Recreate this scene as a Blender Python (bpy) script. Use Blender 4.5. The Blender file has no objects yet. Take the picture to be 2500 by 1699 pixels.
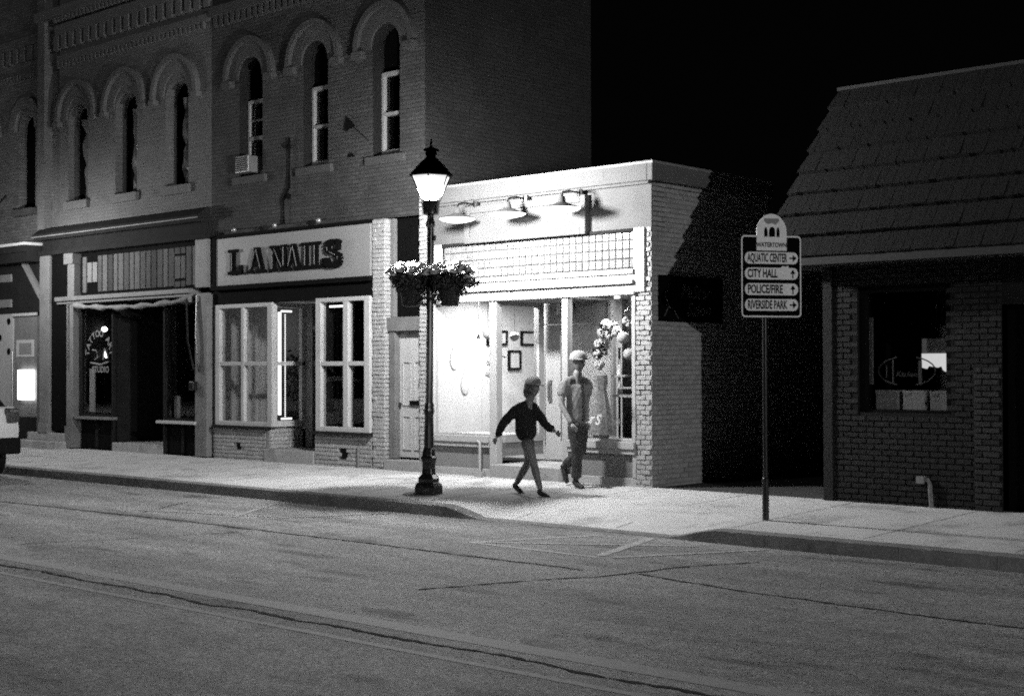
import bpy, bmesh, math, random
from mathutils import Vector, Matrix, noise as mnoise
random.seed(7)
R = math.radians
sc = bpy.context.scene
COL = sc.collection

# ---------------------------------------------------------------- camera
cam_d = bpy.data.cameras.new('camera')
cam = bpy.data.objects.new('camera', cam_d)
COL.objects.link(cam)
YAW, PITCH, ROLL, FPX = R(-42.12235), R(0.84218), R(-0.148587), 3424.4
cy, sy, cp, sp, cr, sr = math.cos(YAW), math.sin(YAW), math.cos(PITCH), math.sin(PITCH), math.cos(ROLL), math.sin(ROLL)
fwd = Vector((sy*cp, cy*cp, sp)); right = Vector((cy, -sy, 0)); up = right.cross(fwd)
rr = right*cr + up*sr; uu = -right*sr + up*cr
cam.matrix_world = Matrix(((rr.x, uu.x, -fwd.x, 0), (rr.y, uu.y, -fwd.y, -15.2322), (rr.z, uu.z, -fwd.z, 1.6), (0, 0, 0, 1)))
cam_d.sensor_width = 36; cam_d.lens = FPX/2500*36
cam_d.clip_start = 0.1; cam_d.clip_end = 2000
sc.camera = cam

# ---------------------------------------------------------------- world: night sky
w = bpy.data.worlds.new('World'); sc.world = w; w.use_nodes = True
bg = w.node_tree.nodes['Background']
bg.inputs[0].default_value = (1, 1, 1, 1); bg.inputs[1].default_value = 0.0008

# ---------------------------------------------------------------- exposure, sampling
sc.view_settings.view_transform = 'Standard'; sc.view_settings.look = 'None'
sc.view_settings.exposure = 0.0; sc.view_settings.gamma = 1.0
sc.cycles.use_denoising = False
sc.cycles.use_adaptive_sampling = True; sc.cycles.adaptive_threshold = 0.035
sc.cycles.max_bounces = 7; sc.cycles.transparent_max_bounces = 16
sc.cycles.sample_clamp_indirect = .6
sc.cycles.caustics_reflective = False; sc.cycles.caustics_refractive = False
sc.cycles.filter_width = 1.9

# lamp powers
P_POST = 1900     # old style street lamps on the far pavement
P_RIGHT = 9500   # tall street light across the street, far right
P_LEFT = 950   # tall street light across the street, far left
P_NEAR = 430     # tall street light behind the camera
E_BARN = 7.5     # diffusers of the three barn lamps
P_SHOP = 75

# ---------------------------------------------------------------- helpers
ORG = {}
def root(name, loc, label=None, cat=None, group=None, kind=None, rot=None):
    o = bpy.data.objects.new(name, None); COL.objects.link(o)
    o.location = loc; o.empty_display_size = .2
    if rot: o.rotation_euler = rot
    ORG[o.name] = Vector((0, 0, 0)) if rot else Vector(loc)
    return tag(o, label, cat, group, kind)
def tag(o, label=None, cat=None, group=None, kind=None):
    if label: o['label'] = label
    if cat: o['category'] = cat
    if group: o['group'] = group
    if kind: o['kind'] = kind
    return o

class MB:
    def __init__(s): s.v = []; s.f = []; s.m = []
    def quad(s, a, b, c, d, m=0):
        n = len(s.v); s.v += [a, b, c, d]; s.f.append((n, n+1, n+2, n+3)); s.m.append(m)
    def poly(s, pts, m=0):
        n = len(s.v); s.v += list(pts); s.f.append(tuple(range(n, n+len(pts)))); s.m.append(m)
    def box(s, x0, x1, y0, y1, z0, z1, m=0):
        n = len(s.v)
        s.v += [(x0,y0,z0),(x1,y0,z0),(x1,y1,z0),(x0,y1,z0),(x0,y0,z1),(x1,y0,z1),(x1,y1,z1),(x0,y1,z1)]
        for f in ((0,3,2,1),(4,5,6,7),(0,1,5,4),(1,2,6,5),(2,3,7,6),(3,0,4,7)):
            s.f.append(tuple(n+i for i in f)); s.m.append(m)
        return s
    def prism(s, pts, axis, a, b, m=0):
        """pts 2-D outline, counter-clockwise; axis 'y': pts are (x,z); 'x': (y,z); 'z': (x,y)"""
        def P(p, t): return {'y': (p[0], t, p[1]), 'x': (t, p[0], p[1]), 'z': (p[0], p[1], t)}[axis]
        n = len(s.v); k = len(pts)
        s.v += [P(p, a) for p in pts] + [P(p, b) for p in pts]
        s.f.append(tuple(range(n, n+k))); s.f.append(tuple(range(n+2*k-1, n+k-1, -1))); s.m += [m, m]
        for i in range(k):
            j = (i+1) % k; s.f.append((n+i, n+k+i, n+k+j, n+j)); s.m.append(m)
        return s
    def tube(s, pts, r, seg=8, m=0, cap=True):
        pts = [Vector(p) for p in pts]; rs = r if isinstance(r, (list, tuple)) else [r]*len(pts)
        n = len(s.v); rings = []
        for i, p in enumerate(pts):
            d = (pts[min(i+1, len(pts)-1)] - pts[max(i-1, 0)]).normalized()
            a = d.cross(Vector((0, 0, 1))); a = a if a.length > .05 else d.cross(Vector((1, 0, 0))); a.normalize(); b = d.cross(a)
            for k in range(seg):
                t = 2*math.pi*k/seg; s.v.append(tuple(p + (a*math.cos(t)+b*math.sin(t))*rs[i]))
        for i in range(len(pts)-1):
            for k in range(seg):
                q = (k+1) % seg; s.f.append((n+i*seg+k, n+i*seg+q, n+(i+1)*seg+q, n+(i+1)*seg+k)); s.m.append(m)
        if cap:
            s.f.append(tuple(n+k for k in range(seg))); s.f.append(tuple(n+(len(pts)-1)*seg+k for k in reversed(range(seg)))); s.m += [m, m]
        return s
    def lathe(s, prof, cx, cy, seg=24, m=0, ph=0.0, cap=True, mod=None):
        n = len(s.v)
        for r, z in prof:
            for k in range(seg):
                t = ph + 2*math.pi*k/seg; q = r*(mod(k, z) if mod else 1)
                s.v.append((cx+q*math.cos(t), cy+q*math.sin(t), z))
        for i in range(len(prof)-1):
            for k in range(seg):
                q = (k+1) % seg; s.f.append((n+i*seg+k, n+i*seg+q, n+(i+1)*seg+q, n+(i+1)*seg+k)); s.m.append(m)
        if cap:
            s.f.append(tuple(n+k for k in reversed(range(seg)))); s.f.append(tuple(n+(len(prof)-1)*seg+k for k in range(seg))); s.m += [m, m]
        return s
    def ball(s, c, r, m=0, seg=12, ring=8, sc_=(1, 1, 1)):
        prof = [(max(1e-4, r*math.sin(math.pi*i/ring)), -r*math.cos(math.pi*i/ring)) for i in range(ring+1)]
        n = len(s.v)
        for q, z in prof:
            for k in range(seg):
                t = 2*math.pi*k/seg; s.v.append((c[0]+q*math.cos(t)*sc_[0], c[1]+q*math.sin(t)*sc_[1], c[2]+z*sc_[2]))
        for i in range(ring):
            for k in range(seg):
                q = (k+1) % seg; s.f.append((n+i*seg+k, n+i*seg+q, n+(i+1)*seg+q, n+(i+1)*seg+k)); s.m.append(m)
        return s
    def build(s, name, mats, parent=None, org=None, smooth=False, bevel=0.0):
        off = ORG.get(parent.name, Vector()) if parent else Vector(org or (0, 0, 0))
        me = bpy.data.meshes.new(name)
        me.from_pydata([tuple(Vector(p)-off) for p in s.v], [], s.f)
        mats = mats if isinstance(mats, (list, tuple)) else [mats]
        for q in mats: me.materials.append(q)
        me.polygons.foreach_set('material_index', s.m)
        if smooth: me.polygons.foreach_set('use_smooth', [True]*len(me.polygons))
        me.update()
        o = bpy.data.objects.new(name, me); COL.objects.link(o)
        if parent: o.parent = parent; ORG[o.name] = off
        else: o.location = off; ORG[o.name] = off
        if smooth:
            e = o.modifiers.new('es', 'EDGE_SPLIT'); e.split_angle = R(38)
        if bevel:
            b = o.modifiers.new('bevel', 'BEVEL'); b.width = bevel; b.segments = 2; b.limit_method = 'ANGLE'
        return o

def box(name, m, parent, *a, bevel=0.0, org=None):
    return MB().box(*a).build(name, m, parent, org=org, bevel=bevel)

# ---------------------------------------------------------------- materials
def nodes(name):
    m = bpy.data.materials.new(name); m.use_nodes = True
    nt = m.node_tree; return m, nt, nt.nodes['Principled BSDF']
def lk(nt, a, b): nt.links.new(a, b)
def add(nt, t, **k):
    n = nt.nodes.new(t)
    for q, v in k.items():
        if isinstance(v, (int, float, tuple)) and q.startswith('i_'): n.inputs[q[2:].replace('_', ' ')].default_value = v
        else: setattr(n, q, v)
    return n
def math_(nt, op, a, b=None, clamp=False):
    n = nt.nodes.new('ShaderNodeMath'); n.operation = op; n.use_clamp = clamp
    for i, v in enumerate((a, b)):
        if v is None: continue
        if isinstance(v, (int, float)): n.inputs[i].default_value = v
        else: lk(nt, v, n.inputs[i])
    return n.outputs[0]
def noise(nt, vec, scale, detail=4, rough=.55):
    n = nt.nodes.new('ShaderNodeTexNoise'); n.inputs['Scale'].default_value = scale
    n.inputs['Detail'].default_value = detail; n.inputs['Roughness'].default_value = rough
    lk(nt, vec, n.inputs['Vector']); return n.outputs['Fac']
def grey_to(nt, val, sock):
    c = nt.nodes.new('ShaderNodeCombineColor')
    for i in range(3): lk(nt, val, c.inputs[i])
    lk(nt, c.outputs[0], sock)
def mat(name, g, rough=.75, var=.25, scale=2.0, fine=45, fvar=.2, bump=.0, metal=0.0, spec=.4, dirt=0.0):
    m, nt, b = nodes(name)
    tc = nt.nodes.new('ShaderNodeTexCoord').outputs['Object']
    n1 = noise(nt, tc, scale, 5); n2 = noise(nt, tc, fine, 3)
    v = math_(nt, 'MULTIPLY', math_(nt, 'ADD', math_(nt, 'MULTIPLY', math_(nt, 'SUBTRACT', n1, .5), 2*var*1.6), 1.0),
              math_(nt, 'ADD', math_(nt, 'MULTIPLY', math_(nt, 'SUBTRACT', n2, .5), 2*fvar*1.6), 1.0))
    if dirt:
        n3 = noise(nt, tc, scale*.6+.7, 8, .7)
        d = math_(nt, 'SUBTRACT', 1.0, math_(nt, 'MULTIPLY', math_(nt, 'MULTIPLY', math_(nt, 'SUBTRACT', n3, .52), 8, True), dirt))
        v = math_(nt, 'MULTIPLY', v, d)
    v = math_(nt, 'MULTIPLY', v, g); grey_to(nt, v, b.inputs['Base Color'])
    b.inputs['Roughness'].default_value = rough; b.inputs['Metallic'].default_value = metal
    b.inputs['Specular IOR Level'].default_value = spec
    if bump:
        bm = nt.nodes.new('ShaderNodeBump'); bm.inputs['Strength'].default_value = bump; bm.inputs['Distance'].default_value = .01
        lk(nt, n2, bm.inputs['Height']); lk(nt, bm.outputs[0], b.inputs['Normal'])
    return m
def brick(name, g, mg, axis='x', bw=.2, bh=.067, mort=.011, var=.35, bump=.6, big=.3, bias=0.0):
    m, nt, b = nodes(name)
    tc = nt.nodes.new('ShaderNodeTexCoord').outputs['Object']
    sx = nt.nodes.new('ShaderNodeSeparateXYZ'); lk(nt, tc, sx.inputs[0])
    cx = nt.nodes.new('ShaderNodeCombineXYZ'); lk(nt, sx.outputs[0 if axis == 'x' else 1], cx.inputs[0]); lk(nt, sx.outputs[2], cx.inputs[1])
    # wobble the courses a little
    t = nt.nodes.new('ShaderNodeTexBrick'); lk(nt, cx.outputs[0], t.inputs['Vector'])
    t.inputs['Scale'].default_value = 1; t.inputs['Brick Width'].default_value = bw; t.inputs['Row Height'].default_value = bh
    t.inputs['Mortar Size'].default_value = mort; t.inputs['Mortar Smooth'].default_value = .3; t.inputs['Bias'].default_value = bias
    lo, hi = g*(1-var), g*(1+var)
    t.inputs['Color1'].default_value = (lo, lo, lo, 1); t.inputs['Color2'].default_value = (hi, hi, hi, 1); t.inputs['Mortar'].default_value = (mg, mg, mg, 1)
    n1 = noise(nt, tc, 1.1, 7, .6); n2 = noise(nt, tc, 30, 4)
    sp_ = nt.nodes.new('ShaderNodeSeparateColor'); lk(nt, t.outputs['Color'], sp_.inputs[0])
    v = math_(nt, 'MULTIPLY', sp_.outputs[0], math_(nt, 'ADD', math_(nt, 'MULTIPLY', math_(nt, 'SUBTRACT', n1, .5), big*3.2), 1.0))
    v = math_(nt, 'MULTIPLY', v, math_(nt, 'ADD', math_(nt, 'MULTIPLY', math_(nt, 'SUBTRACT', n2, .5), .9), 1.0))
    grey_to(nt, v, b.inputs['Base Color'])
    b.inputs['Roughness'].default_value = .85; b.inputs['Specular IOR Level'].default_value = .25
    h = math_(nt, 'ADD', math_(nt, 'MULTIPLY', math_(nt, 'SUBTRACT', 1.0, t.outputs['Fac']), 1.0), math_(nt, 'MULTIPLY', n2, .5))
    bm = nt.nodes.new('ShaderNodeBump'); bm.inputs['Strength'].default_value = bump; bm.inputs['Distance'].default_value = .012
    lk(nt, h, bm.inputs['Height']); lk(nt, bm.outputs[0], b.inputs['Normal'])
    return m
def glass(name, tint=.9, refl=1.0):
    m = bpy.data.materials.new(name); m.use_nodes = True; nt = m.node_tree; nt.nodes.clear()
    o = nt.nodes.new('ShaderNodeOutputMaterial'); mx = nt.nodes.new('ShaderNodeMixShader')
    t = nt.nodes.new('ShaderNodeBsdfTransparent'); t.inputs[0].default_value = (tint, tint, tint, 1)
    g = nt.nodes.new('ShaderNodeBsdfGlossy'); g.inputs['Roughness'].default_value = .03
    fr = nt.nodes.new('ShaderNodeFresnel'); ge = nt.nodes.new('ShaderNodeNewGeometry')
    lk(nt, math_(nt, 'SUBTRACT', 1.5, math_(nt, 'MULTIPLY', ge.outputs['Backfacing'], .8333)), fr.inputs[0])
    k = math_(nt, 'MULTIPLY', fr.outputs[0], refl, True)
    lk(nt, k, mx.inputs[0]); lk(nt, t.outputs[0], mx.inputs[1]); lk(nt, g.outputs[0], mx.inputs[2]); lk(nt, mx.outputs[0], o.inputs[0])
    return m
def emit(name, s, g=1.0):
    m = bpy.data.materials.new(name); m.use_nodes = True; nt = m.node_tree; nt.nodes.clear()
    o = nt.nodes.new('ShaderNodeOutputMaterial'); e = nt.nodes.new('ShaderNodeEmission')
    e.inputs[0].default_value = (g, g, g, 1); e.inputs[1].default_value = s; lk(nt, e.outputs[0], o.inputs[0])
    return m
def lantern_glass(name, s):
    m = bpy.data.materials.new(name); m.use_nodes = True; nt = m.node_tree; nt.nodes.clear()
    o = nt.nodes.new('ShaderNodeOutputMaterial'); e = nt.nodes.new('ShaderNodeEmission'); e.inputs[1].default_value = s
    t = nt.nodes.new('ShaderNodeBsdfTransparent'); a = nt.nodes.new('ShaderNodeAddShader')
    lk(nt, t.outputs[0], a.inputs[0]); lk(nt, e.outputs[0], a.inputs[1]); lk(nt, a.outputs[0], o.inputs[0])
    return m

def road_mat():
    m, nt, b = nodes('asphalt')
    tc = nt.nodes.new('ShaderNodeTexCoord').outputs['Object']
    mp = nt.nodes.new('ShaderNodeMapping'); mp.inputs['Scale'].default_value = (.35, 1.6, 1); lk(nt, tc, mp.inputs[0])
    big = noise(nt, mp.outputs[0], 1.1, 6, .6); mid = noise(nt, tc, 5, 5, .6); fine = noise(nt, tc, 70, 4, .75)
    mg = nt.nodes.new('ShaderNodeMapping'); mg.inputs['Scale'].default_value = (30, 9, 1); mg.inputs['Rotation'].default_value = (0, 0, R(42)); lk(nt, tc, mg.inputs[0]); grit = noise(nt, tc, 24, 4, .8)
    v = math_(nt, 'ADD', math_(nt, 'MULTIPLY', math_(nt, 'SUBTRACT', big, .5), 1.7), 1.0)
    v = math_(nt, 'MULTIPLY', v, math_(nt, 'ADD', math_(nt, 'MULTIPLY', math_(nt, 'SUBTRACT', mid, .5), 1.0), 1.0))
    v = math_(nt, 'MULTIPLY', v, math_(nt, 'ADD', math_(nt, 'MULTIPLY', math_(nt, 'SUBTRACT', fine, .5), 2.6), 1.0))
    v = math_(nt, 'MULTIPLY', v, math_(nt, 'ADD', math_(nt, 'MULTIPLY', math_(nt, 'SUBTRACT', grit, .5), 3.2), 1.0))
    # dark oil spots stretched along the lanes
    mp2 = nt.nodes.new('ShaderNodeMapping'); mp2.inputs['Scale'].default_value = (.8, 2.6, 1); lk(nt, tc, mp2.inputs[0])
    sp2 = noise(nt, mp2.outputs[0], 1.3, 3, .5)
    d = math_(nt, 'MULTIPLY', math_(nt, 'SUBTRACT', sp2, .58), 8, True)
    v = math_(nt, 'MULTIPLY', v, math_(nt, 'SUBTRACT', 1.0, math_(nt, 'MULTIPLY', d, .5)))
    v = math_(nt, 'MULTIPLY', v, .27); grey_to(nt, v, b.inputs['Base Color'])
    b.inputs['Roughness'].default_value = .82; b.inputs['Specular IOR Level'].default_value = .3
    bm = nt.nodes.new('ShaderNodeBump'); bm.inputs['Strength'].default_value = .75; bm.inputs['Distance'].default_value = .012
    lk(nt, math_(nt, 'ADD', fine, grit), bm.inputs['Height']); lk(nt, bm.outputs[0], b.inputs['Normal'])
    return m
def paint_mat(name='worn_paint', lo=.15, hi=.2, th=.43):
    """worn road paint: patches of bare asphalt show through"""
    m, nt, b = nodes(name)
    tc = nt.nodes.new('ShaderNodeTexCoord').outputs['Object']
    n1 = noise(nt, tc, 14, 6, .75)
    k = math_(nt, 'MULTIPLY', math_(nt, 'SUBTRACT', n1, th), 6, True)
    v = math_(nt, 'ADD', math_(nt, 'MULTIPLY', k, hi), lo); grey_to(nt, v, b.inputs['Base Color']); b.inputs['Roughness'].default_value = .8
    return m

M = dict(
    asphalt=road_mat(), paint=paint_mat('worn_paint', .3, .2), paint2=paint_mat('old_paint', .27, .09, .5),
    tar=mat('tar', .04, .97, .3, 6, spec=.05), concrete=mat('pavement_concrete', .6, .85, .14, 1.3, 60, .3, bump=.4, dirt=.38),
    kerb=mat('kerb_concrete', .2, .85, .25, 3, 50, .3, bump=.5, dirt=.35), joint=mat('joint', .22, .9),
    step=mat('step_concrete', .36, .85, .2, 3, 50, .25, bump=.3, dirt=.3),
    brickA=brick('painted_brick_pale', .125, .105, var=.06, bump=.5, mort=.007, big=.22),
    brickB=brick('painted_brick_grey', .055, .042, var=.16, bump=.9, big=.5),
    brickBy=brick('painted_brick_grey_side_dimmed', .021, .015, axis='y', var=.14, bump=.7, big=.3),  # side-wall copy, darkened in colour to offset the right-hand street light
    brickZ=brick('dark_brick', .12, .09, var=.2, big=.2),
    stoneB=mat('hood_stone', .06, .85, .2, 5, 30, .3, bump=.6), stoneA=mat('hood_stone_pale', .118, .85, .12, 5, 30, .15, bump=.4),
    wb1=mat('pale_brick_a', .40, .85, .12, 12, 60, .2, bump=.7), wb2=mat('pale_brick_b', .37, .85, .15, 12, 60, .25, bump=.7),
    wb3=mat('pale_brick_c', .33, .85, .2, 12, 60, .3, bump=.7), wmort=mat('pale_mortar', .27, .95, .2, 12, 60, .2, bump=.5),
    rb1=mat('brown_brick_a', .0075, .85, .2, 12, 60, .25, bump=.7), rb2=mat('brown_brick_b', .005, .85, .2, 12, 60, .25, bump=.7),
    rb3=mat('brown_brick_c', .011, .85, .2, 12, 60, .25, bump=.7), rb_lit=mat('lit_brown_brick', .024, .85, .2, 12, 60, .25, bump=.7), rmort=mat('brown_mortar', .002, .95, .2, 12, 60, .2, bump=.5),
    trim=mat('white_woodwork', .5, .5, .08, 4, 40, .08), trim2=mat('grey_woodwork', .18, .6, .15, 4, 40, .12, dirt=.2),
    shopwhite=mat('shop_white_paint', .45, .5, .04, 3, 40, .05), shopgrey=mat('shop_grey_panel', .22, .6, .12, 6, 50, .2),
    stucco=mat('shop_stucco', .115, .85, .12, 2, 50, .2, bump=.4, dirt=.15),
    dark=mat('dark_woodwork', .016, .85, .3, 4, spec=.12), letterk=mat('dull_grey', .014, .8), black=mat('black_paint', .002, .9, .2, spec=.12), void=mat('unlit_room', .004, .95, .1, 2, 5, .1, spec=0),
    wood=mat('brown_wood', .16, .6, .3, 6, 60, .35), boardlt=mat('sign_board', .26, .55, .06, 2, 30, .05),
    iron=mat('black_iron', .010, .28, .2, 5, 30, .15, spec=.6), metal=mat('dull_metal', .35, .4, .15, 6, metal=.7),
    leaf=mat('leaf', .045, .6, .4, 9), petal=mat('petal', .8, .6, .08, 9), pot=mat('pot_plastic', .012, .45),
    sash=mat('sash_paint', .28, .6, .1), shade=mat('lamp_shade_grey', .07, .8, spec=.1), sidelet=mat('faded_gold_script', .09, .8), blackout=mat('blackout_iron', .0001, 1.0, .1, spec=0), room=mat('room_wall', .42, .8, .08, 2), roomw=mat('room_pale_wall', .66, .8, .03, 2), roomd=mat('room_dark_wall', .006, .8), floorw=mat('room_floor', .2, .6),
    glass=glass('window_glass'), gdark=glass('upper_window_glass', .5, 1.3),
    plastic=mat('loose_plastic_sheet', .12, .18, .2, 3, 30, .2, spec=1.0),
    shingle1=mat('shingle_a', .0062, .85, .2, 12, 45, .4, bump=.8), shingle2=mat('shingle_b', .0054, .85, .2, 12, 45, .4, bump=.8), shingle3=mat('shingle_c', .007, .85, .2, 12, 45, .4, bump=.8),
    eave=mat('weathered_metal_trim', .028, .6, .2, 4, 40, .2), roof=mat('roof_felt', .05, .9), slat1=mat('transom_glass_a', 1*.08, .75, .2, 5, spec=.1), slat2=mat('transom_glass_b', 1*.12, .75, .2, 5, spec=.1), slat3=mat('transom_glass_c', 1*.05, .75, .2, 5, spec=.1), slat4=mat('transom_glass_d', 1*.2, .75, .2, 5, spec=.1),
    cloth=mat('canvas', .22, .8, .3, 6), signw=mat('sign_white', .7, .5, .05, 5), signb=mat('sign_black', .004, 1.0, .1, spec=0), signg=mat('sign_grey', .16, .5, .1),
    skin=mat('skin', .30, .5, .05), hair=mat('hair', .06, .5), sweat=mat('black_sweatshirt', .008, .9), shorts=mat('shorts', .10, .8), tights=mat('bare_leg', .15, .55),
    tee=mat('grey_tee', .23, .85, .1, 8), jeans=mat('jeans', .045, .85), shoe=mat('shoe', .02, .5), sole=mat('shoe_sole', .5, .6), hat=mat('grey_cap', .16, .8), cap=mat('cap', .38, .7),
    carw=mat('car_paint', .6, .25, .03, 2, spec=.7), carg=mat('car_glass', .008, .08, spec=.8), rubber=mat('rubber', .008, .9, spec=.1), lampred=mat('tail_lamp', .04, .12, spec=.9), chrome=mat('chrome', .6, .15, metal=1.0),
    paper=mat('paper', .75, .8, .05), carton=mat('carton', .3, .7, .15, 5), gb1=mat('glass_block_a', .26, .2, .06, 20, spec=.7), gb2=mat('glass_block_b', .22, .2, .08, 20, spec=.7), gb3=mat('glass_block_c', .19, .2, .1, 20, spec=.7), gbm=mat('glass_block_mortar', .15, .8),
    lit=lantern_glass('lit_lantern_glass', .9), bulbclear=lantern_glass('clear_bulb', 2), barn=emit('barn_diffuser', E_BARN), neon=emit('lit_sign', 5.0), neon_dim=emit('lit_sign_dim', 1.2), led=emit('led_tube', 3), bulb=emit('bulb', 8), ceil=emit('ceiling_diffuser', 3),
    lit_panel=emit('panel_glow', .8),
)

# ---------------------------------------------------------------- text
def text_mesh(s, size, ext=0.0, align='CENTER', shear=0, bold=0.0, sx=1.0):
    c = bpy.data.curves.new('t', 'FONT'); c.body = s; c.size = size; c.extrude = ext; c.align_x = align; c.align_y = 'CENTER'
    c.shear = shear; c.offset = bold; c.resolution_u = 3
    o = bpy.data.objects.new('t', c); me = bpy.data.meshes.new_from_object(o)
    bpy.data.objects.remove(o)
    for v in me.vertices: v.co.x *= sx
    return me
def put_text(name, s, size, m, mtx, parent=None, org=None, **k):
    me = text_mesh(s, size, **k); me.transform(mtx); me.materials.clear(); me.materials.append(m); me.name = name
    off = ORG.get(parent.name, Vector()) if parent else Vector(org or (0, 0, 0))
    me.transform(Matrix.Translation(-off))
    o = bpy.data.objects.new(name, me); COL.objects.link(o)
    if parent: o.parent = parent
    else: o.location = off
    ORG[o.name] = off
    return o
def faceY(x, y, z): return Matrix.Translation((x, y, z)) @ Matrix.Rotation(R(90), 4, 'X')
def faceX(x, y, z): return Matrix.Translation((x, y, z)) @ Matrix.Rotation(R(90), 4, 'Z') @ Matrix.Rotation(R(90), 4, 'X')

# ================================================================ GROUND
def h(x, y):
    """pavement height: falls to the kerb, with a dropped driveway between the two kerb ends"""
    z = .0267*min(y, 0)
    def ss(t): t = max(0, min(1, t)); return t*t*(3-2*t)
    k = ss((x+12.25)/.75)*ss((-8.15-x)/.75)
    q = ss((-1.7-y)/1.3)
    return z*(1-k*q) + (-.2)*k*q
mb = MB(); xs = [-60, -40]+[-32+.25*i for i in range(0, 145)]+[20, 60]; ys = [-3.0+.12*j for j in range(26)]; ys[-1] = 0.02
idx = {}
for i, x in enumerate(xs):
    for j, y in enumerate(ys):
        idx[i, j] = len(mb.v); mb.v.append((x, y, h(x, y) if y < 0 else 0))
for i in range(len(xs)-1):
    for j in range(len(ys)-1):
        mb.f.append((idx[i, j], idx[i+1, j], idx[i+1, j+1], idx[i, j+1])); mb.m.append(0)
tag(mb.build('pavement', M['concrete'], smooth=True), kind='structure')
# joints in the pavement
mb = MB()
for k in range(24):
    x = -31+1.52*k
    for a, b in ((-2.75, -1.55), (-1.5, -.02)):
        mb.quad((x, a, h(x, a)+.004), (x+.012, a, h(x, a)+.004), (x+.012, b, h(x, b)+.004), (x, b, h(x, b)+.004))
tag(mb.build('pavement_joints', M['joint']), kind='structure')
# far kerb
mb = MB(); xs = [-60, -40]+[-32+.08*i for i in range(0, 500)]+[20, 60]
krnd = random.Random(4)
for i in range(len(xs)-1):
    a, b = xs[i], xs[i+1]
    if i == 0: A = None
    def pr(x):
        z = h(x, -3)+.012; c = krnd.uniform(0, 1)**5*.02
        return [(x, -2.84, z-.004), (x, -2.98+c, z-krnd.uniform(0, .003)), (x, -3.02+c*.6, z-.014-c*.6), (x, -3.04+krnd.uniform(-.003, .003), -.235)]
    A = A or pr(a); B = pr(b)
    for k in range(3): mb.quad(A[k+1], B[k+1], B[k], A[k])
    A = B
kb = mb.build('kerb', M['kerb'], smooth=True); tag(kb, kind='structure')
mb = MB()
for x in (-26.2, -22.9, -19.7, -16.5, -14.2, -13.1, -7.6, -6.15, -5.2, -3.9, -2.4):
    z = h(x, -3)+.012
    mb.quad((x, -3.0425, -.22), (x+.016, -3.0425, -.22), (x+.016, -3.024, z-.014), (x, -3.024, z-.014))
    mb.quad((x, -3.024, z-.012), (x+.016, -3.024, z-.012), (x+.016, -2.84, z), (x, -2.84, z))
tag(mb.build('kerb_joints', M['joint']), kind='structure')
# road
mb = MB(); mb.quad((-60, -14.1, -.21), (60, -14.1, -.21), (60, -2.9, -.21), (-60, -2.9, -.21))
tag(mb.build('road', M['asphalt']), kind='structure')
# near kerb and near pavement
mb = MB(); mb.box(-60, 60, -14.25, -14.1, -.4, -.06); tag(mb.build('near_kerb', M['kerb'], bevel=.02), kind='structure')
mb = MB(); mb.quad((-60, -30, -.064), (60, -30, -.064), (60, -14.25, -.064), (-60, -14.25, -.064)); tag(mb.build('near_pavement', M['concrete']), kind='structure')
# ground under and behind everything
mb = MB(); mb.quad((-400, -400, -.45), (400, -400, -.45), (400, 400, -.45), (-400, 400, -.45)); tag(mb.build('ground', M['roof']), kind='structure')
mb = MB(); mb.quad((-11.24, .02, -.002), (-8.4, .02, -.002), (-8.4, 14, -.002), (-11.24, 14, -.002)); tag(mb.build('alley', M['roof']), kind='structure')

def strip(mb, pts, w, z=-.206, jit=.012, step=.07):
    """a wobbly ribbon laid on the road"""
    out = []
    for (x0, y0), (x1, y1) in zip(pts, pts[1:]):
        n = max(1, int(math.hypot(x1-x0, y1-y0)/step))
        for i in range(n): t = i/n; out.append((x0+(x1-x0)*t, y0+(y1-y0)*t))
    out.append(pts[-1]); L = []
    off = 0
    for i, p in enumerate(out):
        a, b = out[max(0, i-1)], out[min(len(out)-1, i+1)]
        d = Vector((b[0]-a[0], b[1]-a[1])).normalized(); n = Vector((-d.y, d.x))
        off = off*.85 + random.uniform(-jit, jit); ww = w*random.choice([.35, .6, .8, 1, 1.3])/2 if jit else w/2
        L.append((p[0]+n.x*(off+ww), p[1]+n.y*(off+ww), p[0]+n.x*(off-ww), p[1]+n.y*(off-ww)))
    for a, b in zip(L, L[1:]):
        mb.quad((a[2], a[3], z), (b[2], b[3], z), (b[0], b[1], z), (a[0], a[1], z))
mb = MB()
strip(mb, [(-40, -5.6), (-18.06, -5.6), (-14.1, -5.41), (-12.4, -5.4), (-8.87, -5.43), (-7.99, -5.45)], .045)
strip(mb, [(-7.48, -5.31), (-6.35, -5.51), (-5.32, -5.57), (-3.92, -5.63), (4, -5.7)], .04)
strip(mb, [(-8.3, -7.2), (-8.06, -6.48), (-7.65, -5.65), (-7.53, -5.25), (-7.46, -4.74), (-7.08, -3.98)], .04)
strip(mb, [(-13.61, -7.9), (-13.2, -6.9), (-12.68, -5.53)], .02)
strip(mb, [(-15.4, -5.2), (-16.2, -3.9)], .018)
strip(mb, [(-30, -8.76), (-12.31, -8.74), (-9.3, -8.75), (-7.62, -8.73), (-5.95, -8.70), (-5.19, -8.74), (-4.35, -8.71), (4, -8.7)], .045, jit=.02)
tag(mb.build('tar_seams', M['tar']), kind='structure')
mb = MB()
for k, (a, b) in enumerate((((-10.19, -4.69), (-9.52, -3.31)), ((-10.19, -4.66), (-8.42, -4.70)), ((-8.48, -4.6), (-8.93, -3.15)), ((-10.11, -4.60), (-8.17, -3.38)), ((-8.30, -4.62), (-7.5, -3.15)),
             ((-14.1, -4.74), (-15.1, -3.25)), ((-15.7, -5.05), (-13.5, -4.35)), ((-13.5, -4.33), (-12.95, -3.2)))):
    strip(mb, [a, b], .11 if k == 2 else (.075 if k < 5 else .06), z=-.2065+k*.0004, jit=0)
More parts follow.
